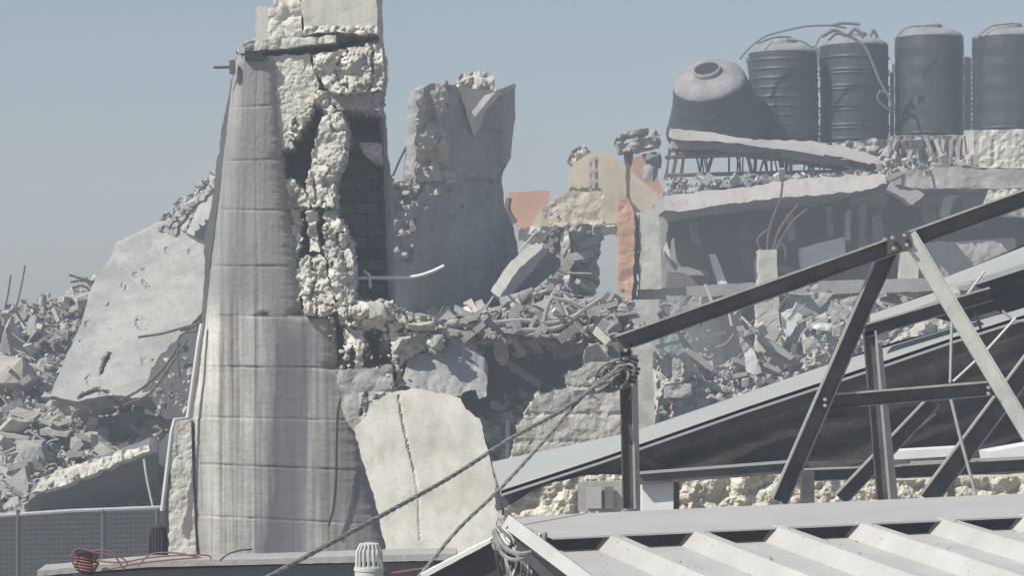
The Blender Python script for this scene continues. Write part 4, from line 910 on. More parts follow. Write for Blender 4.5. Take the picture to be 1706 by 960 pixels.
slab('column', [(1066, 352), (1086, 350), (1098, 352), (1102, 482), (1066, 482)], HY - .45, .45, M['cream'], house, step=5, jag=1.5)
slab('column', [(1056, 500), (1084, 500), (1090, 700), (1090, 1040), (1056, 1040)], 38, .4, M['cream'], house, step=7, jag=2)
slab('column', [(1100, 360), (1112, 360), (1110, 480), (1102, 480)], HY + .6, .4, M['rub1'], house, step=5, jag=2)
slab('floor_beam', [(1064, 482), (1230, 472), (1380, 468), (1600, 462), (2250, 455), (2250, 472), (1600, 484), (1380, 490), (1230, 492), (1064, 500)], HY - .2, 1.0, M['grey'], house, step=6, jag=1.2, ext=(0, 1, .02))
slab('centre_column', [(1265, 416), (1295, 416), (1296, 480), (1302, 560), (1306, 650), (1308, 1030), (1262, 1030), (1262, 560)], HY - 1.6, .5, M['cream'], house, step=6, jag=1.5)
m = MB()
for pts in [[(1278, 416), (1282, 380), (1300, 330), (1304, 296)], [(1268, 418), (1262, 400), (1272, 388), (1285, 380)], [(1288, 416), (1300, 380), (1330, 340)], [(1290, 418), (1320, 370), (1345, 348)], [(1292, 416), (1305, 408), (1310, 430)], [(1264, 418), (1258, 440), (1260, 465)]]: ctube(m, pts, HY - 1.3, .016)
m.build('rebar', M['rust'], house)
slab('window_panel', [(1148, 522), (1168, 515), (1224, 512), (1226, 566), (1158, 572), (1150, 560)], HY + .6, .3, M['white'], house, step=7, jag=.8)
slab('wall_strip', [(1204, 512), (1236, 512), (1238, 640), (1206, 640)], HY + .4, .3, M['pale'], house, step=7, jag=.8)
slab('dark_void', [(1158, 574), (1236, 568), (1240, 640), (1158, 640)], HY + 2.8, .3, M['shade'], house, step=9)  # dark sheet painting the shade of the void
slab('white_wall', [(1334, 414), (1356, 408), (1380, 400), (1408, 394), (1408, 440), (1336, 446)], HY + .9, .3, M['white'], house, step=7, jag=1)
slab('white_wall', [(1420, 490), (1520, 480), (1520, 540), (1420, 545)], HY + .9, .3, M['white'], house, step=8, jag=1)
slab('partition', [(1540, 404), (1690, 396), (1700, 470), (1530, 480)], HY + .6, .3, M['pale'], house, step=7, jag=1.5, relief=lambda x, y: .03 * rubbly(x, y, 20, 173))
slab('partition', [(1500, 420), (1530, 418), (1530, 500), (1500, 500)], HY + .3, .3, M['plaster'], house, step=7, jag=1)
slab('window_arch', [(1640, 344), (1648, 316), (1668, 304), (1690, 302), (1706, 312), (1720, 330), (1720, 360), (1640, 360)], HY + .2, .3, M['cream'], house, step=4, jag=1.5, relief=lambda x, y: .04 * rubbly(x, y, 12, 174))
slab('window_frame', [(1566, 360), (1572, 330), (1584, 324), (1600, 326), (1588, 332), (1582, 362)], HY + .4, .2, M['pale'], house, step=4, jag=1)
slab('wall_debris', [(1478, 316), (1486, 304), (1500, 316), (1530, 318), (1540, 324), (1520, 342), (1506, 330)], HY - .1, .4, M['pale'], house, step=4, jag=1.5)
for (p, mt) in [([(1182, 424), (1192, 422), (1204, 450), (1212, 474), (1198, 474), (1190, 450)], 'white'), ([(1410, 350), (1418, 350), (1416, 400), (1408, 400)], 'pale'), ([(1118, 400), (1124, 396), (1128, 450), (1118, 440)], 'pale'), ([(1106, 410), (1112, 404), (1118, 438), (1110, 430)], 'white')]:
    slab('hanging_fragment', p, HY + .4, .15, M[mt], house, step=4, jag=2)
for (p, mt) in [([(1310, 356), (1322, 354), (1326, 398), (1316, 402)], 'pale'), ([(1150, 372), (1160, 368), (1168, 410), (1156, 405)], 'rub1'), ([(1236, 370), (1244, 366), (1250, 440), (1240, 440)], 'rub3'),
                ([(1376, 346), (1384, 344), (1392, 392), (1380, 394)], 'rub1'), ([(1432, 340), (1446, 338), (1440, 420), (1434, 420)], 'grey'), ([(1452, 360), (1470, 352), (1474, 470), (1456, 470)], 'grey'),
                ([(1540, 330), (1560, 328), (1556, 400), (1544, 400)], 'grey'), ([(1604, 330), (1640, 326), (1636, 380), (1600, 384)], 'pale')]:
    slab('hanging_fragment', p, HY + 1.2, .2, M[mt], house, step=4, jag=3)
for (p, mt) in [([(1110, 440), (1180, 452), (1180, 462), (1110, 452)], 'grey'), ([(1300, 440), (1334, 452), (1334, 460), (1300, 450)], 'pale'), ([(1110, 500), (1150, 500), (1150, 590), (1110, 596)], 'shade'),
                ([(1310, 494), (1400, 492), (1400, 520), (1330, 540), (1310, 560)], 'grey'), ([(1410, 440), (1500, 430), (1500, 462), (1410, 468)], 'grey')]:
    slab('interior_partition', p, HY + 2.0, .2, M[mt], house, step=5, jag=2)
# interior rubble slope
def ry_(x, y): return 40.5 - (np.asarray(y, float) - 540) * .012
slab('interior_rubble', [(1086, 590), (1130, 600), (1170, 625), (1240, 600), (1300, 590), (1340, 520), (1420, 500), (1500, 520), (1600, 500), (1706, 480), (2250, 500), (2250, 760), (1086, 760)], ry_, 1.5, M['rub2'], step=6, jag=6,
     relief=lambda x, y: .45 * rubbly(x, y, 34, 180) + .12 * rubbly(x, y, 12, 181), kind='stuff', label='pale rubble slope inside the gutted house behind the truss', cat='rubble')
spi = fill([(1090, 585), (1240, 590), (1340, 510), (1480, 500), (1500, 560), (1300, 650), (1090, 700)], 330, 5, 22, lambda x, y: ry_(x, y) - .5)
rocks('interior_debris', spi, None, mats=[M['rub1'], M['rub2'], M['pale'], M['rub2']], kind='stuff', label='broken blocks scattered over the slope inside the gutted house', cat='rubble')
quadp('bent_sheet', [(1106, 556), (1140, 548), (1152, 566), (1146, 588), (1124, 596), (1108, 584)], 39.6, .1, M['teal'], 'dull greenish bent sheet above the reddish bundle', 'sheet', rel=.02)
quadp('bent_sheet', [(1300, 520), (1330, 512), (1336, 524), (1316, 560), (1306, 556)], 39.0, .1, M['white'], 'pale bent sheet right of the central column', 'sheet', rel=.012)
quadp('bent_sheet', [(1240, 590), (1252, 580), (1262, 600), (1256, 626), (1244, 620)], 38.4, .1, M['white'], 'small pale bent sheet at the foot of the leaning plank', 'sheet', rel=.012)
quadp('broken_column', [(1172, 578), (1186, 576), (1190, 650), (1174, 652)], 39.3, .25, M['cream'], 'short pale column stump below the white window panel', 'column', rel=.05)
quadp('broken_column', [(1344, 450), (1360, 448), (1364, 540), (1346, 540)], 40.4, .25, M['pale'], 'pale column stump below the white wall pieces', 'column', rel=.05)
quadp('broken_column', [(1440, 500), (1458, 498), (1460, 570), (1442, 570)], 40.0, .25, M['pale'], 'pale stump behind the dark diagonal of the truss', 'column', rel=.05)
quadp('hanging_slab', [(1110, 492), (1170, 494), (1166, 512), (1140, 548), (1120, 540)], 40.0, .15, M['grey'], 'slab flap hanging down under the long floor beam, left part', 'slab')
quadp('hanging_slab', [(1310, 490), (1390, 488), (1360, 520), (1322, 512)], 40.0, .15, M['pale'], 'slab flap hanging under the long floor beam right of the central column', 'slab')
quadp('leaning_plank', [(1228, 545), (1240, 543), (1252, 575), (1270, 622), (1258, 626), (1240, 590)], 38.8, .2, M['pale'], 'pale leaning plank left of the central column', 'plank')
quadp('leaning_plank', [(1232, 552), (1262, 546), (1264, 554), (1236, 562)], 38.7, .2, M['pale'], 'short pale plank meeting the top of the leaning plank', 'plank')
quadp('cloth_bundle', [(1102, 620), (1108, 592), (1122, 584), (1134, 600), (1136, 626), (1118, 634)], 38.2, .4, M['pink'], 'reddish bundle in the rubble right of the cream column', 'bundle', rel=.08)
quadp('rubble_block', [(1108, 645), (1150, 640), (1152, 662), (1108, 664)], 37.8, .4, M['pale'], 'pale low block below the reddish bundle', 'concrete block')
quadp('flat_panel', [(1345, 536), (1396, 540), (1420, 556), (1380, 552), (1345, 544)], 38.6, .1, M['white'], 'white flat panel lying right of the central column', 'panel')
quadp('flat_panel', [(1395, 500), (1470, 480), (1478, 492), (1404, 516)], 38.6, .1, M['pale'], 'tilted pale board lying behind the dark diagonal brace', 'panel')
quadp('rubble_post', [(1386, 500), (1396, 498), (1400, 560), (1390, 560)], 38.4, .15, M['pale'], 'thin pale upright behind the truss chord right of the column', 'post')
quadp('pale_block', [(1338, 566), (1356, 560), (1362, 585), (1342, 590)], 38.0, .3, M['cream'], 'small cream upright block among the interior rubble', 'concrete block')

# tilted roof plate under tipped tank
slab('tilted_plate', [(1120, 216), (1190, 222), (1260, 234), (1330, 236), (1400, 242), (1466, 262), (1462, 274), (1400, 262), (1300, 246), (1200, 236), (1120, 232)], lambda x, y: 42.3 + (np.interp(x, [1120, 1300, 1466], [225, 240, 268]) - y) * .03, 1.6, M['pink'], step=4, jag=1.5, ext=(0, 1, .12), relief=lambda x, y: .015 * rubbly(x, y, 60, 190),
     mats=[M['pink'], M['pink']], label='tilted pinkish roof plate carrying the tipped tank', cat='concrete slab')
slab('plate_beam', [(1120, 233), (1200, 237), (1300, 248), (1400, 264), (1462, 276), (1460, 284), (1400, 276), (1300, 262), (1200, 250), (1120, 246)], 42.6, .8, M['grey'], step=5, jag=1.5, label='dark shaded beam along the underside of the tilted roof plate', cat='beam')
# tangled rebar beneath the plate
rnd = random.Random(12)
m = MB()
for k in range(46):
    x = 1112 + rnd.random() * 345; t = rnd.uniform(-14, 14); y0 = 250 + (x - 1112) * .075; 
    ctube(m, [(x, y0 - 4), (x + t * .6, (y0 + 300) / 2 + rnd.uniform(-5, 5)), (x + t, 300)], 42.4 + rnd.uniform(0, 1.6), rnd.choice([.012, .016, .028]), 4, 5)
for (a, b) in [((1108, 262), (1300, 256)), ((1112, 292), (1460, 284)), ((1240, 290), (1440, 288)), ((1130, 256), (1180, 262))]: m.tube([V(*a, 42.5), V(*b, 42.5)], .03, 6)
m.build('rebar_tangle', M['rust'], label='tangle of exposed rebar between the tilted plate and roof slab', cat='rebar')
m = MB()
for k in range(40):
    x = 1482 + rnd.random() * 130; t = rnd.uniform(-16, 16)
    ctube(m, [(x, 226), (x + t * .5, 252 + rnd.uniform(-8, 8)), (x + t, 282)], 42.0 + rnd.uniform(0, 1.2), rnd.choice([.014, .02, .026]), 4, 5)
m.build('rebar_tangle', M['rust'], label='tangle of rebar and struts under the smooth middle tank', cat='rebar')
m = MB()
for k in range(16):
    x = 1486 + rnd.random() * 120; t = rnd.uniform(-20, 20); m.bar(V(x, 232, 42.2), V(x + t, 280, 42.2 + rnd.uniform(-.3, .4)), .05, .05)
m.build('broken_struts', M['pale'], label='pale broken struts among the rebar under the smooth middle tank', cat='strut')
slab('roof_edge_rubble', [(1106, 332), (1110, 305), (1130, 296), (1160, 304), (1210, 296), (1240, 300), (1300, 290), (1360, 292), (1420, 284), (1474, 282), (1478, 296), (1330, 300), (1200, 314)], 41.9, .8, M['rub1'], step=4, jag=4, relief=lambda x, y: .12 * rubbly(x, y, 18, 199), kind='stuff', label='ragged row of rubble along the roof edge', cat='rubble')
spr = fill([(1116, 302), (1460, 284), (1470, 288), (1330, 296), (1116, 312)], 90, 4, 13, 42.0) + fill([(1470, 262), (1620, 262), (1620, 286), (1480, 292)], 70, 5, 18, 41.8)
rocks('roof_rubble', spr, None, mats=[M['rub1'], M['pink'], M['rub2'], M['rub3']], kind='stuff', label='rubble along the roof edge below the tanks', cat='rubble')
slab('shutter_box', [(1622, 216), (1760, 214), (1760, 280), (1624, 280)], 41.6, 1.5, M['cream'], step=6, jag=.8, relief=lambda x, y: .012 * np.sin(x * .9) - .04 * np.exp(-(seg_dist(x, y, [(1650, 216), (1656, 250), (1652, 280)]) / 2) ** 2), label='pale square parapet block supporting the rightmost tank', cat='parapet')
slab('tank_plinth', [(1380, 236), (1492, 230), (1500, 246), (1460, 258), (1392, 248)], 42.8, 1.5, M['rub1'], step=5, jag=2, relief=lambda x, y: .1 * rubbly(x, y, 14, 193), label='rough ledge under the second ribbed tank', cat='ledge')
slab('tank_plinth', [(1486, 226), (1612, 224), (1612, 232), (1486, 234)], 42.6, 1.6, M['grey'], step=5, jag=1, label='thin ledge under the smooth middle tank', cat='ledge')
slab('roof_mound', [(1468, 258), (1484, 240), (1500, 262), (1520, 284), (1478, 292), (1466, 280)], 41.7, .5, M['pink'], step=4, jag=3, relief=lambda x, y: .1 * rubbly(x, y, 12, 194), label='reddish lump of masonry at the right end of the tilted plate', cat='rubble chunk')
slab('roof_mound', [(1600, 262), (1624, 256), (1628, 290), (1596, 290)], 41.7, .5, M['pink'], step=4, jag=3, relief=lambda x, y: .1 * rubbly(x, y, 12, 195), label='reddish lump beside the pale parapet block', cat='rubble chunk')

# tanks
def tank_profile(R, H, kind):
    p = [(R * .97, 0), (R, .03)]
    n = 130
    for i in range(n + 1):
        t = i / n; z = .03 + t * (H - .06)
        r = R
        if kind == 'ribs': r = R + .016 * max(0, math.sin(t * math.pi * 18)) ** 3 - .01
        if kind == 'bands': r = R + .018 * (1 if any(abs(t - b) < .012 for b in (.10, .14, .30, .34, .52, .56, .70, .74, .88)) else 0)
        if kind == 'smooth': r = R + .004 * math.sin(t * 30)
        p.append((r, z))
    return p
def tank(px0, px1, pyt, pyb, Y, kind, label, tilt=None, group='black water tanks on the house roof', lid=True, sag=0, open_=False, flare=0):
    R = px2m((px1 - px0) / 2, Y); H = px2m(pyb - pyt, Y); c = V((px0 + px1) / 2, pyb, Y)
    Mx = Matrix.Identity(3) if tilt is None else tilt
    rt = root('water_tank', c, label, 'water tank', group)
    def lob(an, z): return sag * math.sin(an * 3 + z * 4) * .5 + sag * math.sin(an * 2 + 1 - z * 3) * .5
    m = MB(); m.lathe([(r * (1 + flare * (1 - z / H) ** 1.3), z) for r, z in tank_profile(R, H, kind)], c, 64, Mx, lob); m.build('body', M['tank'], rt, smooth=True)
    dome = []
    for i in range(15):
        a = i / 14 * math.pi / 2; dome.append((R * .995 * (math.cos(a) * .78 + .22) if i < 14 else R * .22, H - .02 + R * .30 * math.sin(a)))
    m = MB()
    def ridges(an, z): return lob(an, z) + .012 * math.cos(an * 12) * (z > H + .02)
    m.lathe(dome, c, 96, Mx, ridges); m.build('dome', M['tanktop'], rt, smooth=True)
    z0 = H + R * .28
    if open_:
        m = MB(); m.lathe([(R * .36, z0 - .06), (R * .37, z0 + .05), (R * .33, z0 + .06), (R * .325, z0 + .02)], c, 40, Mx); m.build('manhole_rim', M['tanktop'], rt, smooth=True)
        m = MB(); m.lathe([(R * .324, z0 + .0), (R * .324, z0 + .05)], c, 40, Mx); m.build('manhole_shade', M['hole'], rt)  # solid black disc paints the shade inside the manhole
    elif lid:
        m = MB(); m.lathe([(R * .36, z0 - .05), (R * .38, z0 + .03), (R * .33, z0 + .06), (R * .1, z0 + .075), (0, z0 + .076)], c, 32, Mx); m.build('lid', M['tanktop'], rt, smooth=True)
    return rt
tilt1 = Matrix.Rotation(math.radians(38), 3, 'X') @ Matrix.Rotation(math.radians(0), 3, 'Y')
# the tipped tank leans towards the camera
tank(1134, 1258, 120, 214, 43.4, 'smooth', 'tipped black water tank with open manhole facing the camera, leftmost', tilt=Matrix.Rotation(math.radians(-14), 3, 'Y') @ Matrix.Rotation(math.radians(35), 3, 'X'), sag=.035, open_=True, flare=.40)
tank(1247, 1364, 88, 234, 43.8, 'ribs', 'ribbed black water tank right beside the tipped one', sag=.03)
tank(1366, 1480, 76, 236, 44.0, 'bands', 'black water tank with pale banded rings and tangled cables on top', sag=.02)
tank(1491, 1605, 62, 226, 44.0, 'smooth', 'smooth black water tank right of the banded one', sag=.0)
tank(1620, 1740, 62, 218, 43.6, 'smooth', 'smooth black water tank rightmost, on the pale parapet block', sag=.0)
m = MB()
a = V(1607, 216, 44.4); b_ = V(1618, 216, 44.4); h = px2m(122, 44.4)
m.box(a, (b_.x - a.x, 0, 0), (0, .08, 0), (0, 0, h))
for k in range(14): m.box(a + Vector((-.01, -.03, h * (k + .3) / 14)), (b_.x - a.x + .02, 0, 0), (0, .05, 0), (0, 0, .03))
m.build('slatted_panel', M['white'], label='narrow white slatted strip between the two rightmost tanks', cat='panel')
m = MB(); p = V(1486, 226, 44.6); m.tube([p, p + Vector((0, 0, px2m(120, 44.6)))], .035, 8); m.build('pipe', M['galv'], label='pale upright pipe between the banded tank and the smooth tank', cat='pipe')
m = MB()
for pts, r in [([(1232, 98), (1250, 78), (1275, 60), (1310, 50), (1345, 43), (1385, 42), (1410, 46)], .022), ([(1262, 72), (1290, 62), (1318, 61)], .02), ([(1310, 66), (1335, 68), (1356, 78), (1366, 62), (1385, 48)], .016),
               ([(1385, 42), (1405, 38), (1432, 40)], .028), ([(1370, 60), (1390, 50), (1410, 58), (1425, 48), (1440, 62)], .035), ([(1380, 66), (1395, 55), (1420, 62), (1436, 74)], .03), ([(1438, 72), (1450, 95), (1464, 130), (1480, 160), (1486, 176)], .026),
               ([(1478, 155), (1466, 152), (1462, 165), (1472, 176), (1486, 186)], .018), ([(1244, 96), (1248, 120), (1252, 146)], .022), ([(1361, 78), (1363, 90), (1364, 112)], .022), ([(1450, 60), (1455, 50), (1462, 62)], .03),
               ([(1272, 86), (1280, 76), (1286, 70)], .014), ]:
    ctube(m, pts, 43.0, r * .8, 6, 6)
for pts_, lb_ in [([(1490, 66), (1510, 46), (1545, 42), (1560, 41)], 'thin wire arching over the left shoulder of the smooth middle tank'), ([(1625, 66), (1650, 44), (1690, 38)], 'thin wire arching over the left shoulder of the rightmost tank')]:
    mw = MB(); ctube(mw, pts_, 43.2, .012); mw.build('wire', M['hosegrey'], label=lb_, cat='wire')
m.build('tank_cables', M['hosegrey'], label='looping cables and hoses draped over the ribbed and banded tanks', cat='cable')

# ------------------------------------------------------------------ STONE WALL AND SHED behind the truss foot
slab('stone_wall', [(840, 850), (900, 810), (980, 792), (1300, 792), (1500, 800), (1760, 792), (2200, 785), (2200, 1100), (840, 1100)], 14.5, .3, M['stone'], step=4, jag=1, relief=lambda x, y: .05 * rubbly(x, y, 34, 200) + .014 * rubbly(x, y, 12, 201),
     label='rough cream stone wall seen under the dark roof', cat='wall')
wn = root('window_unit', V(1000, 855, 14.25), 'small shuttered window beside the truss corner post, under the dark roof', 'window')
slab('frame', [(964, 804), (1044, 802), (1044, 852), (964, 852)], 14.3, .1, M['pale'], wn, step=9)
slab('pane', [(976, 812), (1002, 812), (1002, 848), (976, 848)], 14.27, .02, M['fascia'], wn, step=9)
slab('pane', [(1008, 812), (1022, 812), (1022, 848), (1008, 848)], 14.27, .02, M['shade'], wn, step=9)
slab('white_block', [(1070, 794), (1122, 792), (1122, 870), (1070, 870)], 14.1, .2, M['white'], step=9, label='plain white block standing right of the truss corner post', cat='block')
slab('block_shadow_strip', [(1122, 790), (1132, 790), (1132, 866), (1122, 866)], 14.2, .2, M['steel'], step=9, label='dark strip painting the shadow beside the plain white block', cat='post')  # shadow beside the block, built as a dark strip

# ------------------------------------------------------------------ SHED ROOFS
def plate(name, pts, th, mat, parent=None, n=(0, 0, -1), **kw):
    """flat plate through 3D points (px,py,Y)"""
    P = [V(*p) for p in pts]; nn = Vector(n) * th; k = len(P)
    return mk(name, P + [p + nn for p in P], [tuple(range(k)), tuple(range(2 * k - 1, k - 1, -1))] + [(i, k + i, k + (i + 1) % k, (i + 1) % k) for i in range(k)], mat, parent, **kw)
def strip(name, pts, Y, w_, d, mat, parent, off=0.0):
    m = MB()
    for a, b in zip(pts[:-1], pts[1:]): m.bar(V(*a, *(() if len(a) > 2 else (Y,))), V(*b, *(() if len(b) > 2 else (Y,))), w_, d, off)
    return m.build(name, mat, parent)
shed = root('shed_roof', (S(1250, 0, 15)[0], 15, 0), 'long sloping shed roof with pale top sheet and dark underside behind the truss', 'roof')
NEAR = [(835, 818), (1000, 764), (1060, 743), (1240, 680), (1379, 634), (1480, 600), (1590, 562), (1760, 508), (2200, 368)]
FAR = [(2200, 352), (1760, 496), (1690, 518), (1590, 545), (1480, 573), (1379, 608), (1240, 656), (1060, 718), (950, 752), (890, 768), (820, 770)]
plate('roof_sheet', [(x, y, 14.5) for x, y in NEAR] + [(x, y, 16.0) for x, y in FAR], .02, M['sheet_far'], shed)
strip('verge_trim', [(x, y + 8) for x, y in NEAR], 14.46, .010, .05, M['galv'], shed)
strip('fascia_board', [(x, y + 5) for x, y in NEAR], 14.5, .03, .03, M['fascia'], shed)
strip('purlin', [(x, y + 20) for x, y in NEAR], 14.55, .06, .08, M['steel'], shed)
def lining():
    # rippled cladding beneath the sheet, its dark colour painting the underside shade
    top = [(x, y + 14) for x, y in NEAR]
    bot = [(2200, 757), (1760, 765), (1560, 768), (1340, 776), (1130, 792), (1060, 800), (950, 812), (836, 860)]
    slab('cladding', top + bot, lambda x, y: 14.75 + (np.asarray(y) - np.interp(x, *zip(*top))) * .006, .05, M['under_shade'], shed, step=5,
         relief=lambda x, y: .05 * np.sin((y + x * .32 + 30 * fbm(x / 160, y / 60, 210)) / 9) + .12 * fbm(x / 120, y / 22, 211), smooth=True)
lining()
strip('lower_rail', [(1064, 800), (1340, 779), (2200, 757)], 14.05, .05, .05, M['steel'], shed)
strip('lower_rail_edge', [(1064, 789), (1340, 768)], 14.03, .012, .05, M['galv'], shed)
plate('far_sheet', [(1468, 528, 16.2), (1640, 466, 16.2), (1760, 420, 16.2), (1760, 390, 18), (1706, 410, 18), (1560, 466, 18)], .02, M['sheet_far'], shed) if False else None
up = root('upper_roof', (S(1650, 0, 16)[0], 16.5, 0), 'second pale roof rising to the right edge above the shed roof', 'roof')
plate('roof_sheet', [(1562, 480, 17.0), (1640, 462, 16.2), (1780, 412, 16.2), (1780, 382, 18), (1706, 408, 18), (1570, 464, 18)], .02, M['sheet_far'], up)
strip('verge_trim', [(1620, 472), (1780, 420)], 16.1, .03, .04, M['galv'], up)
slab('cladding', [(1625, 474), (1780, 424), (1780, 500), (1706, 520), (1600, 540), (1560, 530)], 16.4, .05, M['dark'], up, step=8, relief=lambda x, y: .05 * np.sin((y + x * .3) / 9), smooth=True)
plate('middle_sheet', [(1448, 545, 15.0), (1560, 500, 15.0), (1600, 486, 15), (1590, 476, 15.8), (1556, 486, 15.8), (1450, 524, 15.8)], .02, M['sheet_far'], up)
plate('ridge_sheet', [(1470, 655, 14.2), (1600, 602, 14.2), (1700, 562, 14.2), (1700, 520, 15), (1640, 536, 15), (1470, 605, 15)], .02, M['sheet_far'], shed) if False else None

# ------------------------------------------------------------------ STEEL TRUSS
def member(mb, a, b, w_, Ya, Yb=None, flange=.035, t=.005, lit='up', back=False):
    """channel section opening to the camera: web set back, two flanges"""
    p0, p1 = V(a[0], a[1], Ya), V(b[0], b[1], Yb if Yb else Ya); W = px2m(w_, (Ya + (Yb or Ya)) / 2)
    mb.bar(p0, p1, W, t)                                      # web
    mb.cur = 1; mb.bar(p0, p1, t * 1.5, flange, W / 2 - t * .75, -flange); mb.cur = 0        # upper flange, pale tone paints its sunlit edge
    mb.bar(p0, p1, t, flange * .6, -W / 2 + t / 2, -flange * .6)
truss = root('steel_truss', (S(1360, 0, 11)[0], 11, S(1360, 850, 11)[2]), 'dark steel roof truss frame standing on the near metal roof', 'truss')
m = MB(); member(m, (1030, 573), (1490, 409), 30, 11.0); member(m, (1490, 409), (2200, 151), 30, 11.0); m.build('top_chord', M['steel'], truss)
m = MB(); member(m, (1042, 572), (1048, 848), 22, 11.03, flange=.03); m.build('corner_post', M['steel'], truss)
m = MB(); m.bar(V(1057, 580, 11.06), V(1062, 848, 11.06), .022, .03); m.build('corner_post_lit_face', M['steel_lit'], truss)  # pale bar paints the lit face of the corner post
m = MB(); member(m, (1486, 402), (1298, 836), 30, 11.05); m.build('diagonal_brace', M['steel'], truss)
m = MB(); m.bar(V(1513, 392, 10.94), V(1722, 738, 10.94), px2m(24, 11), .02); m.bar(V(1513, 392, 10.94), V(1722, 738, 10.94), .005, .04, px2m(12, 11), -.02); m.build('diagonal_brace', M['steel_lit'], truss)
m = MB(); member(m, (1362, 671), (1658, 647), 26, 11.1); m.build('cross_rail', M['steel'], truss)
m = MB(); m.add([V(1478, 392, 10.93), V(1512, 382, 10.93), V(1520, 412, 10.93), V(1478, 424, 10.93), V(1478, 392, 10.94), V(1512, 382, 10.94), V(1520, 412, 10.94), V(1478, 424, 10.94)], [(0, 1, 2, 3), (7, 6, 5, 4), (0, 4, 5, 1), (1, 5, 6, 2), (2, 6, 7, 3), (3, 7, 4, 0)]); m.build('gusset_plate', M['steel'], truss)
for (bx, by) in [(1486, 396), (1506, 392), (1488, 414), (1510, 408), (1042, 584), (1054, 582), (1374, 666), (1374, 676), (1646, 646), (1646, 656)]:
    p = V(bx, by, 10.92); m = MB(); m.tube([p, p + Vector((0, -.012, 0))], .007, 6); m.build('bolt', M['edge'], truss)
rear = root('rear_frame', (S(1550, 0, 12.5)[0], 12.5, S(1550, 840, 12.5)[2]), 'second steel frame behind the truss with crossed braces', 'frame')
m = MB(); member(m, (1448, 552), (1472, 838), 22, 12.2, flange=.03); m.build('post', M['steel'], rear)
m = MB(); m.bar(V(1462, 570, 12.25), V(1490, 838, 12.25), .035, .03); m.build('post_lit_face', M['steel_lit'], rear)  # pale bar paints the lit face of the rear post
m = MB(); member(m, (1440, 552), (1650, 490), 24, 12.2); m.build('rafter', M['steel'], rear)
m = MB(); member(m, (1720, 600), (1545, 834), 34, 12.3); m.build('diagonal_brace', M['steel'], rear)
m = MB(); member(m, (1556, 668), (1400, 832), 26, 12.6); m.build('diagonal_brace', M['steel'], rear)
m = MB(); member(m, (1340, 792), (1500, 786), 22, 12.8); member(m, (1500, 786), (2200, 748), 24, 12.8); m.build('bottom_chord', M['steel'], rear)
m = MB(); m.bar(V(1520, 776, 12.9), V(1760, 764, 12.9), .03, .05); m.build('sill', M['fascia'], rear)
m = MB(); m.bar(V(1346, 786, 12.7), V(1346, 840, 12.7), px2m(22, 12.7), .05); m.build('stub_post', M['steel'], rear)
m = MB(); m.bar(V(1586, 790, 12.7), V(1586, 838, 12.7), px2m(10, 12.7), .04); m.build('stub_post', M['steel'], rear)
m = MB(); m.bar(V(1480, 760, 13.2), V(1620, 752, 13.2), px2m(14, 13.2), .3); m.bar(V(1650, 762, 13.2), V(1760, 742, 13.2), px2m(18, 13.2), .3); m.build('pale_ledge', M['white'], label='pale ledge strip behind the crossed braces at lower right', cat='ledge')
for i, (pts, Y, r, lb) in enumerate([([(1586, 520), (1583, 638)], 12.0, .006, 'thin upright steel rod above the cross rail'), ([(1582, 656), (1600, 730), (1626, 826)], 11.8, .007, 'thin steel rod sloping down below the cross rail'),
                                     ([(1692, 530), (1640, 588), (1588, 636)], 12.1, .006, 'thin steel rod slanting up to the right above the cross rail'), ([(1640, 452), (1612, 490), (1598, 520)], 12.4, .006, 'short thin rod near the upper roof corner'), ([(1624, 520), (1634, 548)], 12.4, .006, 'short dark wire left of the light diagonal brace end'), ([(1670, 518), (1690, 536), (1740, 532)], 12.4, .006, 'thin wire near the right edge over the dark roof'),
                                     ([(1300, 800), (1400, 780), (1480, 760), (1560, 690)], 13.0, .006, 'thin wire crossing behind the diagonal braces'), ([(1135, 838), (1220, 835), (1300, 818)], 16.8, .007, 'thin wire strung in front of the cream stone wall')]):
    m = MB(); m.tube([V(*p, Y) for p in pts], r, 6); m.build('tie_rod', M['galv'] if i not in (4, 6, 7) else M['cable'], label=lb, cat='rod')

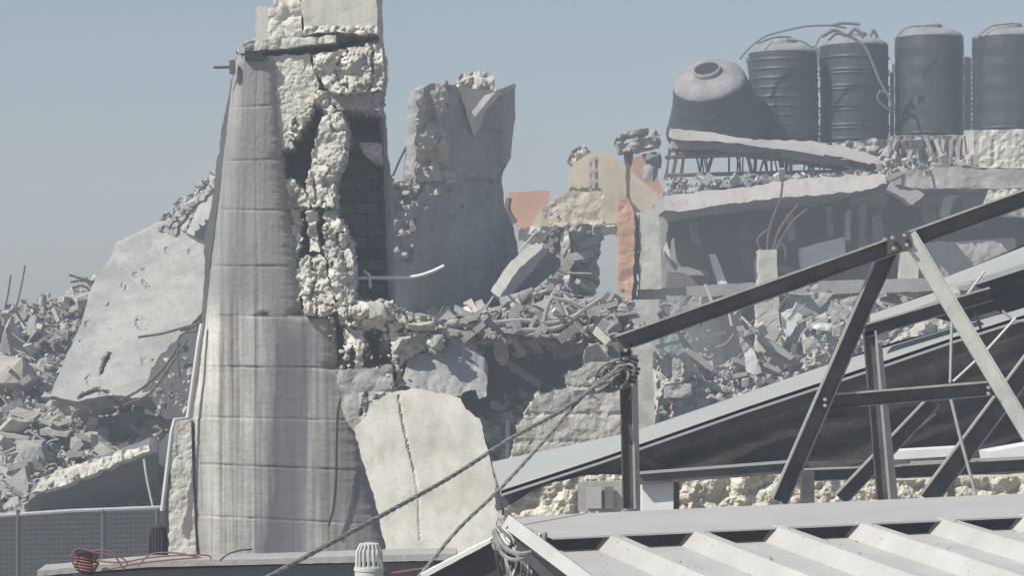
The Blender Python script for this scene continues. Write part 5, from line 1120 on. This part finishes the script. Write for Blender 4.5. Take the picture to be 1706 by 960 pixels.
# ------------------------------------------------------------------ NEAR METAL ROOF
roofn = root('metal_roof', (S(1350, 0, 9.5)[0], 9.5, S(1350, 1000, 9.5)[2]), 'near ribbed metal roof with grey ridge flashing at the bottom right', 'roof')
def near_roof():
    # frame: origin at ridge left, e = along the ridge, s = down the slope
    O = V(880, 921, 9.6); R1 = V(1706, 881, 9.75)
    e = (R1 - O); Lr = e.length; e.normalize()
    D = V(1150, 962, 8.85) - V(1022, 906, 9.62)       # a rib runs this way
    s = (D - e * 0).normalized(); nrm = e.cross(s).normalized()
    if nrm.z < 0: nrm = -nrm
    sp_ = (V(1160, 0, 9.64).x - V(1020, 0, 9.62).x); x0 = (V(1020, 0, 9.62).x - O.x)
    prof = []; hgt = .050
    k = -1
    while k < 14:
        c = x0 + k * sp_
        for dx, hh in ((-.055, 0), (-.016, hgt), (.016, hgt), (.055, 0)): prof.append((c + dx, hh))
        k += 1
    prof = [(u, h) for (u, h) in prof if u > .02]; prof.sort(); prof = [(0, 0)] + prof
    nS = 24; vs = []; fs = []
    for j in range(nS + 1):
        d = j / nS * 1.7
        for (u, h) in prof:
            p = O + e * u + s * d + nrm * (h + .003 * float(fbm(np.array([u * 3]), np.array([d * 3]), 220)[0]))
            vs.append(p)
    n = len(prof)
    for j in range(nS):
        for i in range(n - 1): fs.append((j * n + i, (j + 1) * n + i, (j + 1) * n + i + 1, j * n + i + 1))
    # underside for thickness
    m0 = len(vs); vs += [p - nrm * .003 for p in vs]
    fs += [tuple(reversed([i + m0 for i in f])) for f in fs]
    for i in range(n - 1): fs.append((i, i + 1, m0 + i + 1, m0 + i))
    mk('ribbed_sheet', vs, fs, M['sheet'], roofn)
    # ridge flashing: top plate and front lip
    gv = []; gf = []
    for k in range(200):
        u = RNG.uniform(.05, Lr); d = RNG.uniform(.02, 1.2); v_, f_ = PR_LO[k % 14]; q = v_ * RNG.uniform(.0012, .0042) @ rrot().T
        p = O + e * u + s * d; hh = float(np.interp(u, [a[0] for a in prof], [a[1] for a in prof])); p = p + nrm * (hh + .001)
        gf += [tuple(i + len(gv) for i in f) for f in f_]; gv += [tuple(np.array(p) + r_) for r_ in q]
    mk('grit', gv, gf, M['rub1'], kind='stuff', label='small grit scattered over the near ribbed metal roof', cat='grit')
    for k in range(7):
        for d in (.10, .72):
            p = O + e * (x0 + k * sp_) + s * d + nrm * hgt
            m = MB(); m.lathe([(.0075, 0), (.0075, .002), (.004, .0025), (.004, .006)], p, 8); m.build('screw', M['fascia'], roofn)
    P = lambda a, b, Y: V(a, b, Y)
    m = MB(); A = [(845, 862, 10.4), (2200, 800, 10.7), (2200, 837.5, 9.81), (922, 897, 9.55)]
    plate('ridge_flashing', A, .006, M['fascia'], roofn)
    plate('flashing_lip', [(922, 897, 9.549), (2200, 837.5, 9.809), (2200, 840.5, 9.809), (922, 900, 9.549)], .004, M['galv'], roofn, n=(0, 1, 0))
    # dark board painting the shade of the gap under the flashing
    plate('gap_shade_board', [(900, 890, 9.95), (2200, 830, 10.16), (2200, 880, 10.16), (900, 950, 9.95)], .02, M['dark'], roofn, n=(0, 1, 0))
    # left verge
    m = MB(); m.bar(V(842, 868, 9.65), V(985, 975, 8.7), .045, .02); m.build('verge_trim', M['sheet'], roofn)
    m = MB(); m.bar(V(850, 880, 9.7), V(960, 985, 8.8), .03, .02, -.03); m.build('verge_edge', M['dark'], roofn)
near_roof()
# dark gable below the left verge
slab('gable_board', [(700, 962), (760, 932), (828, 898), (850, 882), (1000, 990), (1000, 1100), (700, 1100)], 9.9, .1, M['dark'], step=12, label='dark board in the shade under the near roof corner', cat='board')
slab('gable_edge', [(700, 958), (760, 928), (828, 893), (832, 898), (762, 935), (704, 966)], 9.86, .1, M['white'], step=6, jag=.6, label='pale edge strip slanting along the top of the dark board', cat='trim')
# cable bundle at the roof corner
rnd = random.Random(5)
for i, (col, lb) in enumerate([('rope', 'frayed bundle of grey cables hanging at the near roof corner'), ('cable', 'dark cables twisted into the bundle at the near roof corner'), ('pvc', 'pale plastic strips hanging in the roof corner bundle')]):
    m = MB()
    for k in range(8 if i < 2 else 5):
        x = 826 + rnd.random() * 26; y = 878 + rnd.random() * 16
        ctube(m, [(x, y, 9.6), (x + rnd.uniform(-12, 22), y + 22, 9.55), (x + rnd.uniform(-10, 40), y + 48, 9.5), (x + rnd.uniform(-4, 58), y + 84 + rnd.random() * 20, 9.5)], 9.6, rnd.uniform(.003, .0065))
    if i == 0:
        ctube(m, [(824, 884, 9.5), (840, 912, 9.45), (868, 924, 9.4), (900, 914, 9.4), (908, 890, 9.45)], 9.5, .009); ctube(m, [(822, 888, 9.5), (836, 922, 9.45), (858, 934, 9.4), (884, 926, 9.4), (906, 905, 9.4)], 9.5, .007)
    m.build('cable_bundle', M[col], label=lb, cat='cable')

# ------------------------------------------------------------------ ROPES
def rope(pts, r, label, n=14):
    q = curve(pts, n); P = [V(*p) for p in q]; m = MB()
    # three strands
    L = 0; acc = [0]
    for a, b in zip(P[:-1], P[1:]): L += (b - a).length; acc.append(L)
    N = max(40, int(L / .012)); Q = []
    for k in range(N + 1):
        d = L * k / N; i = min(np.searchsorted(acc, d, 'right') - 1, len(P) - 2); f = (d - acc[i]) / max(acc[i + 1] - acc[i], 1e-9)
        Q.append(P[i].lerp(P[i + 1], f))
    for s_ in range(3):
        pp = []
        for k, p in enumerate(Q):
            t = (Q[min(k + 1, N)] - Q[max(k - 1, 0)]).normalized(); u = t.orthogonal().normalized(); v = t.cross(u)
            an = L * k / N / .012 * .55 + s_ * 2.094
            pp.append(p + (u * math.cos(an) + v * math.sin(an)) * r * .5)
        m.tube(pp, r * .62, 5)
    return m.build('rope', M['rope'], label=label, cat='rope')
rope([(1040, 606, 10.9), (1000, 636, 10.8), (940, 682, 10.6), (850, 732, 10.2), (750, 796, 9.8), (650, 852, 9.4), (540, 912, 9.0), (440, 966, 8.7)], .0075, 'upper rope running from the truss corner down past the pillar foot')
rope([(1042, 612, 10.9), (1010, 632, 10.8), (968, 664, 10.7), (900, 742, 10.5), (830, 818, 10.3), (760, 886, 10.1), (690, 972, 9.9)], .0065, 'lower steeper rope running from the truss corner to the cream slab foot')
m = MB(); rnd = random.Random(9)
for k in range(13):
    cx, cy_ = 1022 + rnd.uniform(-16, 16), 628 + rnd.uniform(-10, 10); rx = rnd.uniform(16, 40); ryy = rnd.uniform(8, 18); an0 = rnd.uniform(-.7, -.2)
    pts = []
    for j in range(18):
        a = j / 17 * 6.0 + k; x = rx * math.cos(a); y = ryy * math.sin(a)
        pts.append(V(cx + x * math.cos(an0) - y * math.sin(an0), cy_ + x * math.sin(an0) + y * math.cos(an0), 10.93 + .05 * math.sin(a + k)))
    m.tube(pts, .0055, 6)
m.build('rope_knot', M['rope'], label='tangled knot of rope loops on the truss corner post', cat='rope')
m = MB()
for k in range(6):
    pts = [(1032 + rnd.uniform(-5, 5), 600 + k * 7), (1046, 596 + k * 8), (1062 + rnd.uniform(-3, 5), 602 + k * 7)]
    ctube(m, pts, 10.9, .006)
m.build('rope_lashing', M['cable'], label='dark lashing wound round the truss corner post', cat='rope')
